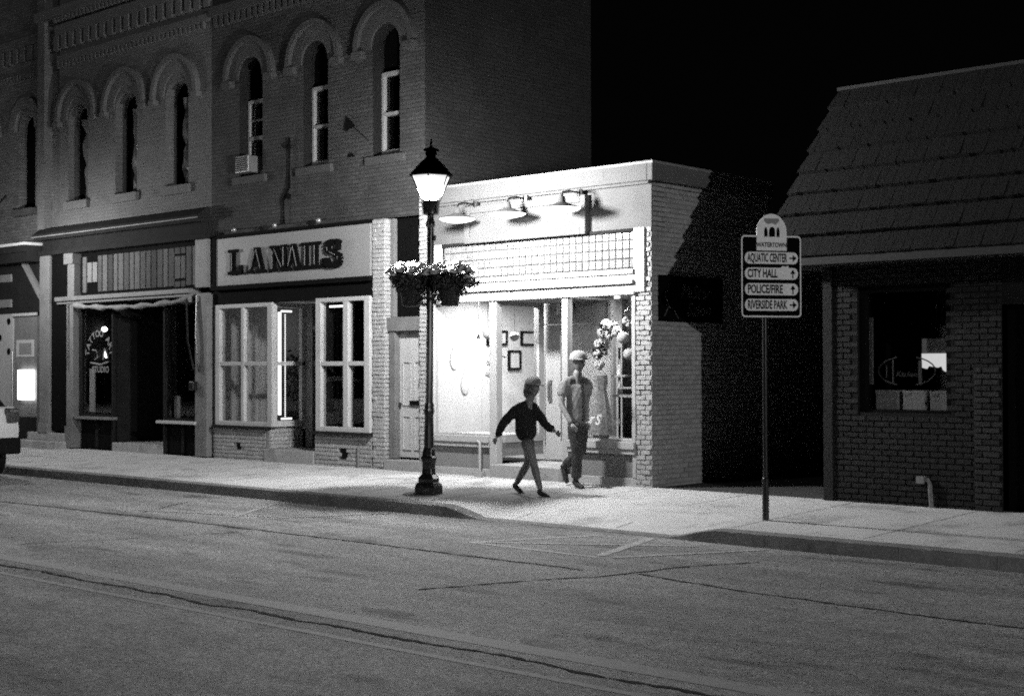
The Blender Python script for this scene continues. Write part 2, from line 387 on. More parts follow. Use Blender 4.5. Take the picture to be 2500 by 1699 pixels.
tag(mb.build('road_markings', M['paint']), kind='structure')
mb = MB(); strip(mb, [(-30, -8.45), (8, -8.43)], .2, z=-.2075, jit=0); strip(mb, [(-30, -9.0), (8, -8.98)], .07, z=-.2075, jit=0)
tag(mb.build('worn_centre_lines', M['paint2']), kind='structure')

# ================================================================ FACADE TOOL
def facade(mb, x0, x1, z0, z1, y, d, ops, m=0, mr=None):
    """front of a wall in the XZ plane with openings (xa, xb, za, zb, rise); reveals go back by d"""
    X = sorted({x0, x1, *[o[0] for o in ops], *[o[1] for o in ops]}); Z = sorted({z0, z1, *[o[2] for o in ops], *[o[3] for o in ops]})
    for i in range(len(X)-1):
        for j in range(len(Z)-1):
            cx, cz = (X[i]+X[i+1])/2, (Z[j]+Z[j+1])/2
            if any(o[0] < cx < o[1] and o[2] < cz < o[3] for o in ops): continue
            mb.quad((X[i], y, Z[j]), (X[i+1], y, Z[j]), (X[i+1], y, Z[j+1]), (X[i], y, Z[j+1]), m)
    for xa, xb, za, zb, rise in ops:
        zs = zb-rise; cxx = (xa+xb)/2; hw = (xb-xa)/2
        arc = [(xa, zs)] if rise else [(xa, zb)]
        if rise:
            for k in range(1, 14):
                t = math.pi*(1-k/14); arc.append((cxx+hw*math.cos(t), zs+rise*math.sin(t)**.85))
            arc.append((xb, zs))
            for a, b in zip(arc, arc[1:]): mb.quad((a[0], y, a[1]), (b[0], y, b[1]), (b[0], y, zb), (a[0], y, zb), m)
        else: arc.append((xb, zb))
        path = [(xa, za)]+arc+[(xb, za), (xa, za)]
        for a, b in zip(path, path[1:]): mb.quad((a[0], y, a[1]), (a[0], y+d, a[1]), (b[0], y+d, b[1]), (b[0], y, b[1]), m if mr is None else mr)
    return mb
def hood(mb, cx, zs, rin, rout, y0, y1, m=0, n=20, a0=-6, squash=1.0):
    """ring of masonry over an arched window"""
    A = [R(a0)+(math.pi-2*R(a0))*k/n for k in range(n+1)]
    for a, b in zip(A, A[1:]):
        p = lambda r, t: (cx+r*math.cos(t), zs+r*math.sin(t)*squash)
        q = [p(rin, a), p(rout, a), p(rout, b), p(rin, b)]
        mb.quad(*[(u, y0, v) for u, v in reversed(q)], m=m)
        mb.quad((q[1][0], y0, q[1][1]), (q[1][0], y1, q[1][1]), (q[2][0], y1, q[2][1]), (q[2][0], y0, q[2][1]), m)
        mb.quad((q[0][0], y1, q[0][1]), (q[0][0], y0, q[0][1]), (q[3][0], y0, q[3][1]), (q[3][0], y1, q[3][1]), m)
    for t in (A[0], A[-1]):
        u = [p(rin, t), p(rout, t)]; mb.quad((u[0][0], y0, u[0][1]), (u[1][0], y0, u[1][1]), (u[1][0], y1, u[1][1]), (u[0][0], y1, u[0][1]), m)
def brick_field(mb, u0, u1, z0, z1, w, sgn, axis, holes=(), bw=.2, bh=.067, gap=.012, proud=.014, nm=3, rough=.006):
    """real bricks: axis 'y' = wall facing -y at y=w; axis 'x' = wall facing +x at x=w"""
    row = 0; z = z0
    while z < z1-.01:
        zt = min(z+bh-gap, z1); u = u0-(bw/2 if row % 2 else 0)
        while u < u1-.005:
            a, b = max(u, u0), min(u+bw-gap, u1); u += bw
            if b-a < .02: continue
            c = ((a+b)/2, (z+zt)/2)
            if any(hx0 < c[0] < hx1 and hz0 < c[1] < hz1 for hx0, hx1, hz0, hz1 in holes): continue
            p = proud+random.uniform(-rough, rough); q = w+sgn*p; e = rough*.6; j = lambda: random.uniform(-e, e)
            mm = random.choice([0, 0, 1, 1, 2][:nm+2])
            if axis == 'y': P = lambda uu, zz, d: (uu, d, zz)
            else: P = lambda uu, zz, d: (d, uu, zz)
            f = [P(a, z, w), P(b, z, w), P(b, zt, w), P(a, zt, w)]; g = [P(a+.003+j(), z+.003+j(), q), P(b-.003+j(), z+.003+j(), q), P(b-.003+j(), zt-.003+j(), q), P(a+.003+j(), zt-.003+j(), q)]
            n = len(mb.v); mb.v += f+g
            for t in ((4, 5, 6, 7), (0, 1, 5, 4), (1, 2, 6, 5), (2, 3, 7, 6), (3, 0, 4, 7)): mb.f.append(tuple(n+i for i in t)); mb.m.append(mm)
        z += bh; row += 1
def frame(mb, x0, x1, z0, z1, y0, y1, t, m=0, tb=None):
    tb = tb or t
    mb.box(x0, x0+t, y0, y1, z0, z1, m); mb.box(x1-t, x1, y0, y1, z0, z1, m); mb.box(x0+t, x1-t, y0, y1, z0, z0+tb, m); mb.box(x0+t, x1-t, y0, y1, z1-t, z1, m)

# ================================================================ BUILDING Z (far left)
bz = root('dark_brick_building', (-29, 0, 0), 'dark brick two storey building cut off by the left edge of the photo', 'building')
mb = MB(); facade(mb, -36, -27.08, 4.28, 10, 0.06, .24, [(-28.17, -27.48, 5.04, 7.06, .3), (-29.95, -29.2, 5.04, 7.06, .3)])
mb.box(-36, -27.08, .3, 6, 4.28, 10); mb.build('wall', M['brickZ'], bz)
for cx in (-27.825, -29.575): mb = MB(); hood(mb, cx, 6.78, .42, .66, -.02, .06); mb.build('hood_mould', M['brickZ'], bz)
for cx in (-27.825, -29.575): box('window_sill', M['stoneB'], bz, cx-.44, cx+.44, -.08, .28, 4.9, 5.035)
for cx in (-27.825, -29.575): box('window', M['void'], bz, cx-.36, cx+.36, .24, .29, 5.0, 7.07)
mb = MB()
for k in range(60): mb.box(-35.5+k*.14, -35.5+k*.14+.07, -.0, .06, 7.83, 7.95)
for k in range(28): mb.box(-35.5+k*.3, -35.5+k*.3+.18, -.03, .06, 8.2, 8.5)
mb.box(-36, -27.1, -.05, .06, 8.5, 8.7); mb.build('cornice', M['brickZ'], bz)
mb = MB(); mb.box(-36, -27.02, -.42, .06, 4.06, 4.2); mb.box(-36, -27.02, -.36, .06, 3.86, 4.06); mb.build('canopy', M['dark'], bz)
box('canopy_edge', M['trim'], bz, -36, -27.02, -.45, .06, 4.2, 4.255)
mb = MB(); mb.tube([(-30.2, -.38, 4.25), (-28.7, .05, 5.4)], .018); mb.build('canopy_rod', M['iron'], bz)
mb = MB(); mb.prism([(-27.75, 3.86), (-26.98, 3.05), (-26.98, 3.25), (-27.6, 3.86)], 'y', -.12, -.04); mb.build('bracket', M['trim2'], bz)
box('fascia', M['dark'], bz, -36, -27.05, -.02, .1, 2.82, 3.86)
box('fascia_panel', M['trim2'], bz, -28.9, -28.3, -.06, -.02, 2.95, 3.12); box('fascia_panel', M['trim2'], bz, -28.9, -28.3, -.06, -.02, 3.5, 3.66)
box('shop_wall', M['room'], bz, -36, -28.3, .0, .1, 0, 2.82)
for q, z in ((-28.47, 2.65), (-28.47, 2.0), (-28.85, 2.3), (-29.3, 2.6)): mb = MB(); mb.lathe([(.07, 0), (.07, .01)], 0, 0, 16); n = len(mb.v); mb.v[-32:] = [(q+a, -.005-c, z+b) for a, b, c in mb.v[-32:]]; mb.build('vinyl_dot', M['black'], bz)
dz = box('door', M['trim2'], bz, -28.24, -27.3, .0, .08, .12, 2.74)
box('poster', M['trim'], dz, -28.14, -27.4, -.012, -.002, 1.88, 2.24)
box('poster', M['shopgrey'], dz, -28.0, -27.5, -.018, -.013, 1.93, 2.17)
mb = MB(); mb.tube([(-28.27, -.03, .5), (-28.27, -.03, 2.0)], .02); mb.build('door_handle', M['chrome'], dz)
box('door_head', M['trim'], bz, -28.26, -27.28, -.04, .0, 2.75, 2.81)
box('stall_riser', M['dark'], bz, -28.24, -27.3, -.02, .0, .1, .6)
sg = root('lit_window_sign', (-27.6, -.06, .97), 'glowing white rectangular sign hung in the shop door at far left', 'neon sign')
mb = MB(); frame(mb, -27.94, -27.3, .97, 1.6, -.09, -.05, .09); mb.build('tube_frame', M['neon'], sg, bevel=.01)
box('diffuser', M['neon_dim'], sg, -27.85, -27.39, -.075, -.055, 1.06, 1.51)
mb = MB(); mb.box(-27.72, -27.5, -.088, -.076, 1.2, 1.27); mb.box(-27.78, -27.66, -.088, -.076, 1.3, 1.38); mb.box(-27.6, -27.48, -.088, -.076, 1.33, 1.4); mb.build('lettering', M['neon'], sg)

# ================================================================ BUILDING A (pale painted brick)
ba = root('pale_brick_building', (-24, 0, 0), 'pale painted brick building with three narrow arched windows above a dark wooden shopfront', 'building')
WA = [(-26.05, -25.31), (-24.3, -23.55), (-22.59, -21.85)]
mb = MB(); facade(mb, -26.4, -21.13, 4.4, 10, 0, .26, [(a, b, 5.03, 7.0, .30) for a, b in WA])
mb.box(-27.06, -21.13, .3, 7, 4.1, 10); mb.box(-27.06, -26.79, -.13, .3, 4.3, 10); mb.box(-26.79, -26.4, .06, .3, 4.3, 10)
mb.build('wall', M['brickA'], ba)
for a, b in WA:
    c = (a+b)/2
    mb = MB(); hood(mb, c, 6.76, .40, .66, -.035, .0); hood(mb, c, 6.76, .64, .74, -.11, .0)
    for s in (-1, 1): mb.box(c+s*.69-.09, c+s*.69+.09, -.12, 0, 6.6, 6.70)
    mb.build('hood_mould', M['stoneA'], ba)
    box('window_sill', M['stoneA'], ba, a-.07, b+.07, -.08, .26, 4.87, 5.03)
    mb = MB(); mb.box(a+.0, b-.0, .265, .29, 5.0, 7.05); wn = mb.build('window', M['void'], ba)
    # loose, crumpled plastic sheet behind each opening
    mb = MB(); n = 16; rnd = random.Random(int(-a*10)); wob = [rnd.uniform(0, 6) for _ in range(4)]
    g = [[(b-.04-.36*i/6, .17-.07*math.sin(i*1.3+wob[0]+j*.35)*math.sin(j*.5+wob[1])-.03*math.sin(j*1.1+i+wob[2]), 5.08+1.62*j/n) for i in range(7)] for j in range(n+1)]
    for j in range(n):
        for i in range(6): mb.quad(g[j][i+1], g[j][i], g[j+1][i], g[j+1][i+1])
    mb.build('plastic_sheet', M['plastic'], wn, smooth=True)
mb = MB()
for k in range(37): mb.box(-26.43+k*.14, -26.43+k*.14+.075, -.05, 0, 7.83, 7.95)
for k in range(19): mb.box(-26.5+k*.29, -26.5+k*.29+.17, -.09, 0, 8.2, 8.5)
for k in range(37): mb.box(-26.43+k*.14, -26.43+k*.14+.075, -.14, -.0, 8.76, 8.86)
mb.box(-26.4, -21.13, -.07, 0, 7.95, 8.08); mb.box(-26.4, -21.13, -.12, 0, 8.5, 8.7); mb.box(-27.1, -21.13, -.2, 0, 8.86, 9.05)
mb.build('cornice', M['stoneA'], ba)
box('roof', M['roof'], ba, -27.06, -21.13, .1, 7, 10.0, 10.1)
# wooden shopfront
mb = MB(); mb.box(-26.98, -21.14, -.30, .28, 4.34, 4.40); mb.box(-26.98, -21.14, -.26, .28, 4.28, 4.34); mb.box(-26.9, -21.14, -.1, .28, 4.06, 4.28); mb.box(-26.95, -21.14, -.17, .28, 3.97, 4.06)
mb.prism([(-.02, 4.4), (-.02, 4.56), (-.14, 4.52), (-.28, 4.4)], 'x', -26.98, -21.14); mb.build('shopfront_cornice', M['dark'], ba, bevel=.006)
box('cornice_highlight', M['trim2'], ba, -26.98, -21.14, -.31, -.302, 4.335, 4.355)  # paler strip paints a highlight along the crown
mb = MB(); mb.box(-26.98, -26.6, -.12, .28, .3, 3.97); mb.box(-26.98, -26.6, -.16, -.12, .3, .5); mb.build('pilaster', M['trim2'], ba, bevel=.008)
mb = MB(); mb.box(-25.95, -25.7, -.1, .25, .02, 3.0); mb.box(-25.95, -25.7, -.08, .25, 3.09, 3.97); mb.box(-26.02, -25.68, -.13, .2, 3.75, 3.97); mb.box(-25.97, -25.68, -.13, -.1, .02, .45); mb.build('column', M['trim2'], ba, bevel=.008)
mb = MB(); mb.box(-21.5, -21.14, -.1, .28, .02, 2.99); mb.box(-21.5, -21.14, -.1, .28, 3.09, 3.97); mb.build('column', M['trim2'], ba, bevel=.008)
box('side_door', M['black'], ba, -26.6, -25.95, -.06, .26, .35, 3.97)
mb = MB(); mb.box(-27.62, -25.9, -.38, .0, -.1, .14); mb.box(-27.45, -25.96, -.14, .2, .14, .3); mb.build('step', M['step'], ba, bevel=.012)
mb = MB(); mb.box(-26.3, -21.6, -.17, .1, 3.0, 3.085); mb.box(-26.3, -21.6, -.12, .1, 2.94, 3.0); mb.build('beam', M['trim2'], ba, bevel=.006)
tr = box('transom', M['black'], ba, -25.62, -21.55, .06, .12, 3.09, 3.97)
mb = MB(); x = -25.55; k = 0
while x < -21.75:
    ww = .2 if k % 3 else .17
    lo, hi = 3.16, 3.88
    if k in (1, 2): lo, hi = 3.36, 3.76
    if k in (17, 18): lo, hi = 3.3, 3.72
    mb.box(x, x+ww-.035, .03, .06, lo, hi, [1, 3, 3, 0, 1, 2, 1, 1, 0, 1, 1, 0, 0, 2, 0, 1, 0, 1, 1][k % 19])
    if k in (17, 18): mb.box(x, x+ww-.035, .03, .06, 3.76, 3.88, 0); mb.box(x, x+ww-.035, .03, .06, 3.14, 3.25, 0)
    x += ww; k += 1
mb.build('pane', [M['slat1'], M['slat2'], M['slat3'], M['slat4']], tr, bevel=.003)
# rolled sagging awning under the beam
mb = MB(); P = [(-25.6+4.0*i/20, -.13, 2.90-.09*math.sin(math.pi*i/20)**.8+.012*math.sin(i*2.1)) for i in range(21)]
mb.tube(P, [.045+.018*math.sin(i*1.7) for i in range(21)], 10); mb.build('rolled_awning', M['cloth'], ba, smooth=True)
mb = MB(); mb.tube([(-21.62, -.2, 2.9), (-21.55, -.22, 2.1), (-21.45, -.16, 1.6)], .018); mb.build('awning_rod', M['iron'], ba); mb = MB(); mb.tube([(-21.42, -.13, 2.95), (-21.40, -.16, 2.2), (-21.32, -.14, 1.55)], .016); mb.build('awning_rod', M['iron'], ba)
mb = MB(); mb.tube([(-25.84, -.12, 2.95), (-25.84, -.14, 1.6)], .012); mb.build('awning_rod', M['iron'], ba)
mb = MB(); mb.box(-21.56, -21.42, -.2, -.1, 1.22, 1.38); mb.build('mail_box', M['iron'], ba, bevel=.01)
def disp(bld, x0, x1, z0, z1, y=.02, fm='dark'):
    mb = MB(); frame(mb, x0, x1, z0, z1, y, y+.07, .05); f = mb.build('display_window', M[fm], bld, bevel=.004)
    box('pane', M['glass'], f, x0+.05, x1-.05, y+.03, y+.036, z0+.05, z1-.05)
    return f
dwl = disp(ba, -25.62, -24.39, .66, 2.86); dwr = disp(ba, -22.65, -21.5, .64, 2.86)
mb = MB(); mb.box(-25.62, -24.36, -.12, .1, .61, .665); mb.build('window_ledge', M['trim2'], ba, bevel=.008)
mb = MB(); mb.box(-22.7, -21.46, -.14, .1, .59, .645); mb.build('window_ledge', M['trim'], ba, bevel=.008)
for a, b, c in ((-25.62, -24.39, -25.05), (-22.65, -21.5, -22.1)):
    mb = MB(); mb.box(a, b, .06, .1, 0, .61); mb.box(c, c+.05, .02, .06, .05, .6, 1); mb.build('stall_riser', [M['black'], M['dark']], ba)
box('window_post', M['dark'], ba, -24.43, -24.38, .0, .06, .02, 2.86); box('window_post', M['dark'], ba, -22.66, -22.61, .0, .06, .02, 2.86)
mb = MB(); mb.box(-24.38, -22.66, -.02, 1.3, -.05, .17); mb.build('step', M['step'], ba, bevel=.01)
box('recess_wall', M['dark'], ba, -24.43, -24.39, .1, 1.3, .17, 2.9); box('recess_wall', M['dark'], ba, -22.65, -22.61, .1, 1.3, .17, 2.9)
dr = box('door', M['dark'], ba, -24.0, -23.0, 1.25, 1.3, .17, 2.5)
mb = MB(); mb.ball((-23.9, 1.2, 1.12), .035); mb.build('handle', M['metal'], dr)
# its dark room
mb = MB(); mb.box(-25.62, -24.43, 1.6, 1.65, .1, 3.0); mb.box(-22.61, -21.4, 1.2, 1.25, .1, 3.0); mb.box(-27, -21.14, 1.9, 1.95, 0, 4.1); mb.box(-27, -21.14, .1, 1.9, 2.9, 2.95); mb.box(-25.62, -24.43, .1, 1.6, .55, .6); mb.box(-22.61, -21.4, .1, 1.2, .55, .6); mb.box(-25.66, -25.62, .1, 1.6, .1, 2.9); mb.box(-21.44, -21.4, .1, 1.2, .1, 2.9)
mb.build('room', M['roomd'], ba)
# things in its windows
o = MB().box(-25.5, -25.3, .16, .18, .75, 1.62).build('poster', M['room'], org=(-25.4, .17, .75)); tag(o, 'tall pale poster leaning in the left window of the dark shopfront', 'poster')
mb = MB(); mb.box(-22.5, -22.32, .14, .16, .69, 1.1); o = mb.build('leaflet', M['room'], org=(-22.4, .15, .69)); tag(o, 'small pale card standing in the right window of the dark shopfront', 'card')
# lettering on the glass (arc + line)
def arc_text(name, s, cx, y, cz, rad, a0, a1, size, m, parent):
    bm = bmesh.new()
    for i, ch in enumerate(s):
        if ch == ' ': continue
        t = R(a0+(a1-a0)*i/(len(s)-1)); me = text_mesh(ch, size, bold=.004)
        me.transform(Matrix.Translation((rad*math.cos(t), 0, rad*math.sin(t))) @ Matrix.Rotation(-(t-math.pi/2), 4, 'Y') @ Matrix.Rotation(R(90), 4, 'X'))
        bm.from_mesh(me)
    me = bpy.data.meshes.new(name); bm.to_mesh(me); me.materials.append(m)
    off = ORG[parent.name]; me.transform(Matrix.Translation(Vector((cx, y, cz))-off))
    o = bpy.data.objects.new(name, me); COL.objects.link(o); o.parent = parent; return o
M['vinyl'] = mat('white_vinyl', .22, .6, .1)
arc_text('lettering', 'TATTOO ART', -24.95, .045, 1.88, .44, 172, 8, .19, M['vinyl'], dwl)
put_text('lettering', 'STUDIO', .17, M['vinyl'], faceY(-24.9, .045, 1.60), dwl, bold=.004)
mb = MB(); mb.tube([(-25.25, .04, 1.74), (-24.9, .04, 1.70), (-24.6, .04, 1.76)], .018); mb.tube([(-25.2, .04, 2.0), (-25.05, .04, 1.98), (-25.0, .04, 1.85), (-25.1, .04, 1.8)], .014); mb.tube([(-24.8, .04, 1.8), (-24.75, .04, 2.02), (-24.66, .04, 1.9), (-24.62, .04, 1.82)], .014); mb.build('emblem', M['vinyl'], dwl)
lb = root('hanging_bulb_lamp', (-25.05, .5, 2.35), 'bright bare bulb glowing at the top of the lettered shop window', 'lamp')
mb = MB(); mb.ball((-25.5, .5, 2.43), .055, sc_=(1.3, 1, .9)); mb.build('bulb', M['bulb'], lb); mb = MB(); mb.tube([(-25.5, .5, 2.5), (-25.5, .5, 2.9)], .008); mb.build('cord', M['iron'], lb)
lb = root('small_glowing_lamp', (-25.2, .5, 1.85), 'small glowing lamp in the middle of the lettered shop window', 'lamp')
mb = MB(); mb.ball((-25.48, .5, 1.93), .03, sc_=(1, 1, 1.9)); mb.ball((-25.44, .5, 1.86), .018); mb.build('bulb', M['bulb'], lb); mb = MB(); mb.tube([(-25.48, .5, 1.88), (-25.48, .5, .6)], .008); mb.build('stem', M['iron'], lb)

# ================================================================ BUILDING B (grey painted brick, nail shop)
bb = root('grey_brick_building', (-18.3, 0, 0), 'grey painted brick building with three arched sash windows over the nail shop', 'building')
WB = [(-20.30, -19.64), (-18.53, -17.89), (-16.78, -16.15)]
mb = MB(); facade(mb, -21.13, -15.58, 4.0, 10, 0, .26, [(a, b, 5.02, 7.1, .28) for a, b in WB], mr=1); mb.box(-21.13, -15.6, .3, 4.05, 3.0, 10)
mb.build('wall', [M['brickB'], M['dark']], bb)
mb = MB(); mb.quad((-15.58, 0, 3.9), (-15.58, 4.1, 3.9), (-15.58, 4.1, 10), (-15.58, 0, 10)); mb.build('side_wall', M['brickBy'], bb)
box('rear_wing', M['brickZ'], bb, -21.13, -15.6, 4.12, 12, 0, 4.4)
for wi, (a, b) in enumerate(WB):
    c = (a+b)/2
    mb = MB(); hood(mb, c, 6.78, .34, .60, -.035, .0, a0=-4); hood(mb, c, 6.78, .595, .69, -.11, .0, a0=-4)
    for s in (-1, 1): mb.box(c+s*.6-.12, c+s*.6+.12, -.12, 0, 6.62, 6.73)
    mb.build('hood_mould', M['stoneB'], bb)
    box('window_sill', M['stoneB'], bb, a-.13, b+.13, -.07, .2, 4.87, 5.0)
    mb = MB(); t = .05
    mb.box(a, a+.035, .18, .22, 5.02, 6.36); mb.box(a+.035, a+.035+t, .16, .24, 5.06, 6.38); mb.box(b-t, b, .16, .24, 5.06, 6.38); mb.box(a+.035+t, b-t, .16, .24, 6.32, 6.385); mb.box(a+.035+t, b-t, .15, .24, 5.68 if wi else 5.66, 5.73)
    mb.box(a+.035+t, b-t, .16, .24, 5.06, 5.12)
    if wi == 0: mb.box(a+.035+t, b-t, .17, .24, 6.0, 6.03)
    f = mb.build('window', M['sash'], bb, bevel=.004)
    box('pane', M['gdark'], f, a, b, .225, .231, 5.03, 6.36)
    box('blocked_arch', M['void'], f, a-.02, b+.02, .245, .29, 5.0, 7.12)
mb = MB()
for k in range(33): mb.box(-21.0+k*.165, -21.0+k*.165+.09, -.06, 0, 7.78, 7.98)
mb.box(-21.1, -15.58, -.1, 0, 7.98, 8.15); mb.build('cornice', M['stoneB'], bb)
box('roof', M['roof'], bb, -21.13, -15.58, .1, 4.1, 10.0, 10.1)
# nail shop sign band
mb = MB(); mb.box(-21.03, -16.78, -.06, .05, 3.955, 4.01); mb.box(-21.04, -20.95, -.05, .05, 3.08, 3.955); mb.box(-21.03, -16.78, -.1, .05, 3.02, 3.09); mb.build('sign_surround', M['black'], bb)
box('lintel', M['black'], bb, -21.05, -16.8, .0, .1, 2.76, 3.02)
bd = root('shop_sign', (-18.9, 0, 3.1), 'long white board with raised black letters L A NAILS', 'sign')
box('board', M['boardlt'], bd, -20.95, -16.82, -.03, .04, 3.1, 3.945, bevel=.004)
def letter(ch, x0, x1, z0, z1, y0=-.115, y1=-.04):
    mb = MB(); W = x1-x0; k = [0]
    def pc(*pts):
        k[0] += 1; e = .0012*k[0]; mb.prism([(x0+u*W, z0+v*(z1-z0)) for u, v in pts], 'y', y0-e, y1)
    def bx(a, b, c, d): pc((a, c), (b, c), (b, d), (a, d))
    if ch == 'L': bx(.16, .46, .0, 1.0); bx(0, .66, .88, 1); bx(0, 1, 0, .13); bx(.82, 1, .0, .36)
    if ch == 'I': bx(.3, .72, 0, 1); bx(0, 1, .88, 1); bx(0, 1, 0, .12)
    if ch == 'A':
        pc((.1, .06), (.24, .06), (.52, .98), (.38, .98)); pc((.36, 1), (.64, 1), (.94, .06), (.64, .06)); bx(.28, .72, .28, .4); bx(0, .34, 0, .11); bx(.54, 1, 0, .11)
    if ch == 'N':
        bx(.12, .27, 0, 1); bx(.74, .89, 0, 1); pc((.1, 1), (.42, 1), (.89, 0), (.62, 0)); bx(0, .36, .89, 1); bx(.62, 1, .89, 1); bx(0, .38, 0, .11)
    if ch == 'S':
        P = []
        for i in range(15): t = R(20+ (250)*i/14); P.append((.5+.40*math.cos(t), .745+.2*math.sin(t)))
        for i in range(1, 15): t = R(90-260*i/14); P.append((.5+.40*math.cos(t), .27+.22*math.sin(t)))
        for i, (p, q) in enumerate(zip(P, P[1:])):
            d = Vector((q[0]-p[0], q[1]-p[1])).normalized()*.001; n = Vector((-d.y, d.x)).normalized(); a = .1*abs(n.y)+.15*abs(n.x)
            pc((p[0]-n.x*a, p[1]-n.y*a*.8), (q[0]-n.x*a, q[1]-n.y*a*.8), (q[0]+n.x*a, q[1]+n.y*a*.8), (p[0]+n.x*a, p[1]+n.y*a*.8)) if n.y*1 < 2 else 0
        bx(.76, .92, .62, .98); bx(.06, .22, .04, .36)
    return mb
for ch, a, b in (('L', -20.56, -20.12), ('A', -20.0, -19.46), ('N', -19.38, -18.86), ('A', -18.94, -18.5), ('I', -18.52, -18.26), ('L', -18.26, -17.88), ('S', -17.9, -17.47)):
    c = (a+b)/2; hw = (b-a)/2*.93; lt_ = letter(ch, c-hw, c+hw, 3.28, 3.73, y0=-.075, y1=-.032).build('letter', M['black'], bd)
    mb = MB(); W = 2*hw; x0 = c-hw; Hh = .45; yy = -.093
    for (u0, v0, u1, v1) in {'L': [(.3, .16, .3, .86)], 'I': [(.5, .14, .5, .88)], 'A': [(.22, .16, .44, .86), (.78, .14, .52, .9)], 'N': [(.2, .12, .2, .8), (.82, .2, .82, .92), (.3, .86, .72, .14)], 'S': [(.2, .62, .14, .75), (.82, .38, .86, .22), (.3, .56, .7, .44)]}[ch]:
        mb.tube([(x0+u0*W, yy, 3.28+v0*Hh), (x0+u1*W, yy, 3.28+v1*Hh)], .007, 5)
    mb.build('inline_highlight', M['trim2'], lt_)  # paler strokes paint the highlights on the letter stems
# three little flood lights above the sign
for i, x in enumerate((-20.23, -19.09, -17.93)):
    r_ = root('sign_spotlight', (x, -.1, 4.05), ['left', 'middle', 'right'][i]+'most small unlit spotlight above the nail shop sign board', 'spotlight', 'small spotlights over the nail shop sign')
    mb = MB(); mb.ball((x, -.17, 4.06), .045, sc_=(1, 1, 1)); mb.build('head', M['metal'], r_, smooth=True); mb = MB(); mb.tube([(x, -.15, 4.07), (x, 0, 4.1)], .012); mb.build('arm', M['iron'], r_)
# windows left, return, door, right
def sash(bld, x0, x1, z0, z1, bars, rail, tl=.08, y=-.02, tb=.08, barw=.08, tt=.07):
    mb = MB(); mb.box(x0, x0+tl, y, y+.12, z0, z1); mb.box(x1-tl, x1, y, y+.12, z0, z1); mb.box(x0+tl, x1-tl, y, y+.12, z0, z0+tb); mb.box(x0+tl, x1-tl, y, y+.12, z1-tt, z1)
    xs = [x0+tl]+[v for b in bars for v in (b, b+barw)]+[x1-tl]
    for b in bars: mb.box(b, b+barw, y+.005, y+.11, z0+tb, z1-tt)
    for a, b in zip(xs[::2], xs[1::2]): mb.box(a, b, y+.01, y+.1, rail-.035, rail+.035)
    f = mb.build('display_window', M['trim'], bld, bevel=.006)
    box('pane', M['glass'], f, x0+tl, x1-tl, y+.07, y+.076, z0+tb, z1-tt)
    return f
sash(bb, -21.0, -19.36, .60, 2.76, [-20.24], 1.70, tl=.13, barw=.08)
sash(bb, -18.16, -16.82, .57, 2.78, [-17.47], 1.69, tl=.13, barw=.12, y=-.05)
mb = MB(); X = -19.42
mb.box(X-.05, X+.03, .1, .75, .60, .70); mb.box(X-.05, X+.03, .1, .75, 2.68, 2.76); mb.box(X-.05, X+.03, .1, .75, 1.665, 1.735); mb.box(X-.05, X+.03, .67, .75, .70, 2.68)
f = mb.build('return_window', M['trim'], bb, bevel=.004); box('pane', M['glass'], f, X-.02, X-.014, .1, .67, .7, 2.68)
mb = MB(); mb.box(-19.39, -19.2, .75, .85, .23, 2.76); mb.box(-18.35, -18.16, .75, .85, .23, 2.76); mb.box(-19.2, -18.35, .75, .85, 2.3, 2.36); mb.box(-19.2, -18.35, .78, .83, 1.66, 1.74)
f = mb.build('door', M['trim2'], bb, bevel=.004); box('pane', M['gdark'], f, -19.2, -18.35, .8, .806, .3, 2.3)
box('window_ledge', M['dark'], bb, -21.03, -19.45, -.08, .1, .55, .6); box('window_ledge', M['dark'], bb, -18.22, -16.8, -.1, .1, .52, .57)
mb = MB(); mb.box(-21.05, -19.58, .0, .12, -.05, .55, 3); mb.box(-19.6, -19.46, .0, .75, .2, .6, 3)
brick_field(mb, -21.05, -19.56, -.03, .55, .0, -1, 'y', holes=[(-20.37, -20.24, .18, .32)]); brick_field(mb, 0.02, .74, .23, .58, -19.46, 1, 'x')
mb.build('brick_base', [M['wb2'], M['wb3'], M['wb1'], M['wmort']], bb)
mb = MB(); mb.box(-18.22, -16.82, .0, .12, -.05, .52, 3); brick_field(mb, -18.22, -16.82, -.03, .52, .0, -1, 'y', holes=[(-17.58, -17.39, .12, .33)])
mb.build('brick_base', [M['wb2'], M['wb3'], M['wb1'], M['wmort']], bb)
box('vent', M['black'], bb, -20.36, -20.25, -.012, .01, .19, .31); box('vent', M['black'], bb, -17.57, -17.40, -.012, .01, .13, .32)
mb = MB(); mb.tube([(-17.1, -.04, -.02), (-17.1, -.04, .36)], .02); mb.build('pipe', M['trim2'], bb)
box('step', M['step'], bb, -19.57, -18.24, -.03, .75, -.05, .22, bevel=.01)
mb = MB(); mb.box(-16.78, -16.5, -.0, .3, -.05, 4.0, 3); brick_field(mb, -16.78, -16.5, -.03, 4.0, .0, -1, 'y', bw=.17, gap=.009, rough=.011, proud=.016); brick_field(mb, .0, .14, -.03, 4.0, -16.5, 1, 'x', rough=.01)
mb.build('brick_pier', [M['wb1'], M['wb2'], M['wb1'], M['wmort']], bb)
mb = MB(); mb.box(-15.70, -15.44, -.0, .3, -.05, 4.3, 3); brick_field(mb, -15.70, -15.44, -.03, 4.3, .0, -1, 'y', bw=.16, gap=.009, rough=.011, proud=.016); mb.build('brick_pier', [M['wb1'], M['wb1'], M['wb2'], M['wmort']], bb)
box('transom', M['black'], bb, -16.5, -15.7, .18, .24, 2.43, 4.0); 
mb = MB(); mb.box(-16.48, -16.41, .1, .2, 2.43, 4.0); mb.build('transom_frame', M['trim2'], bb)
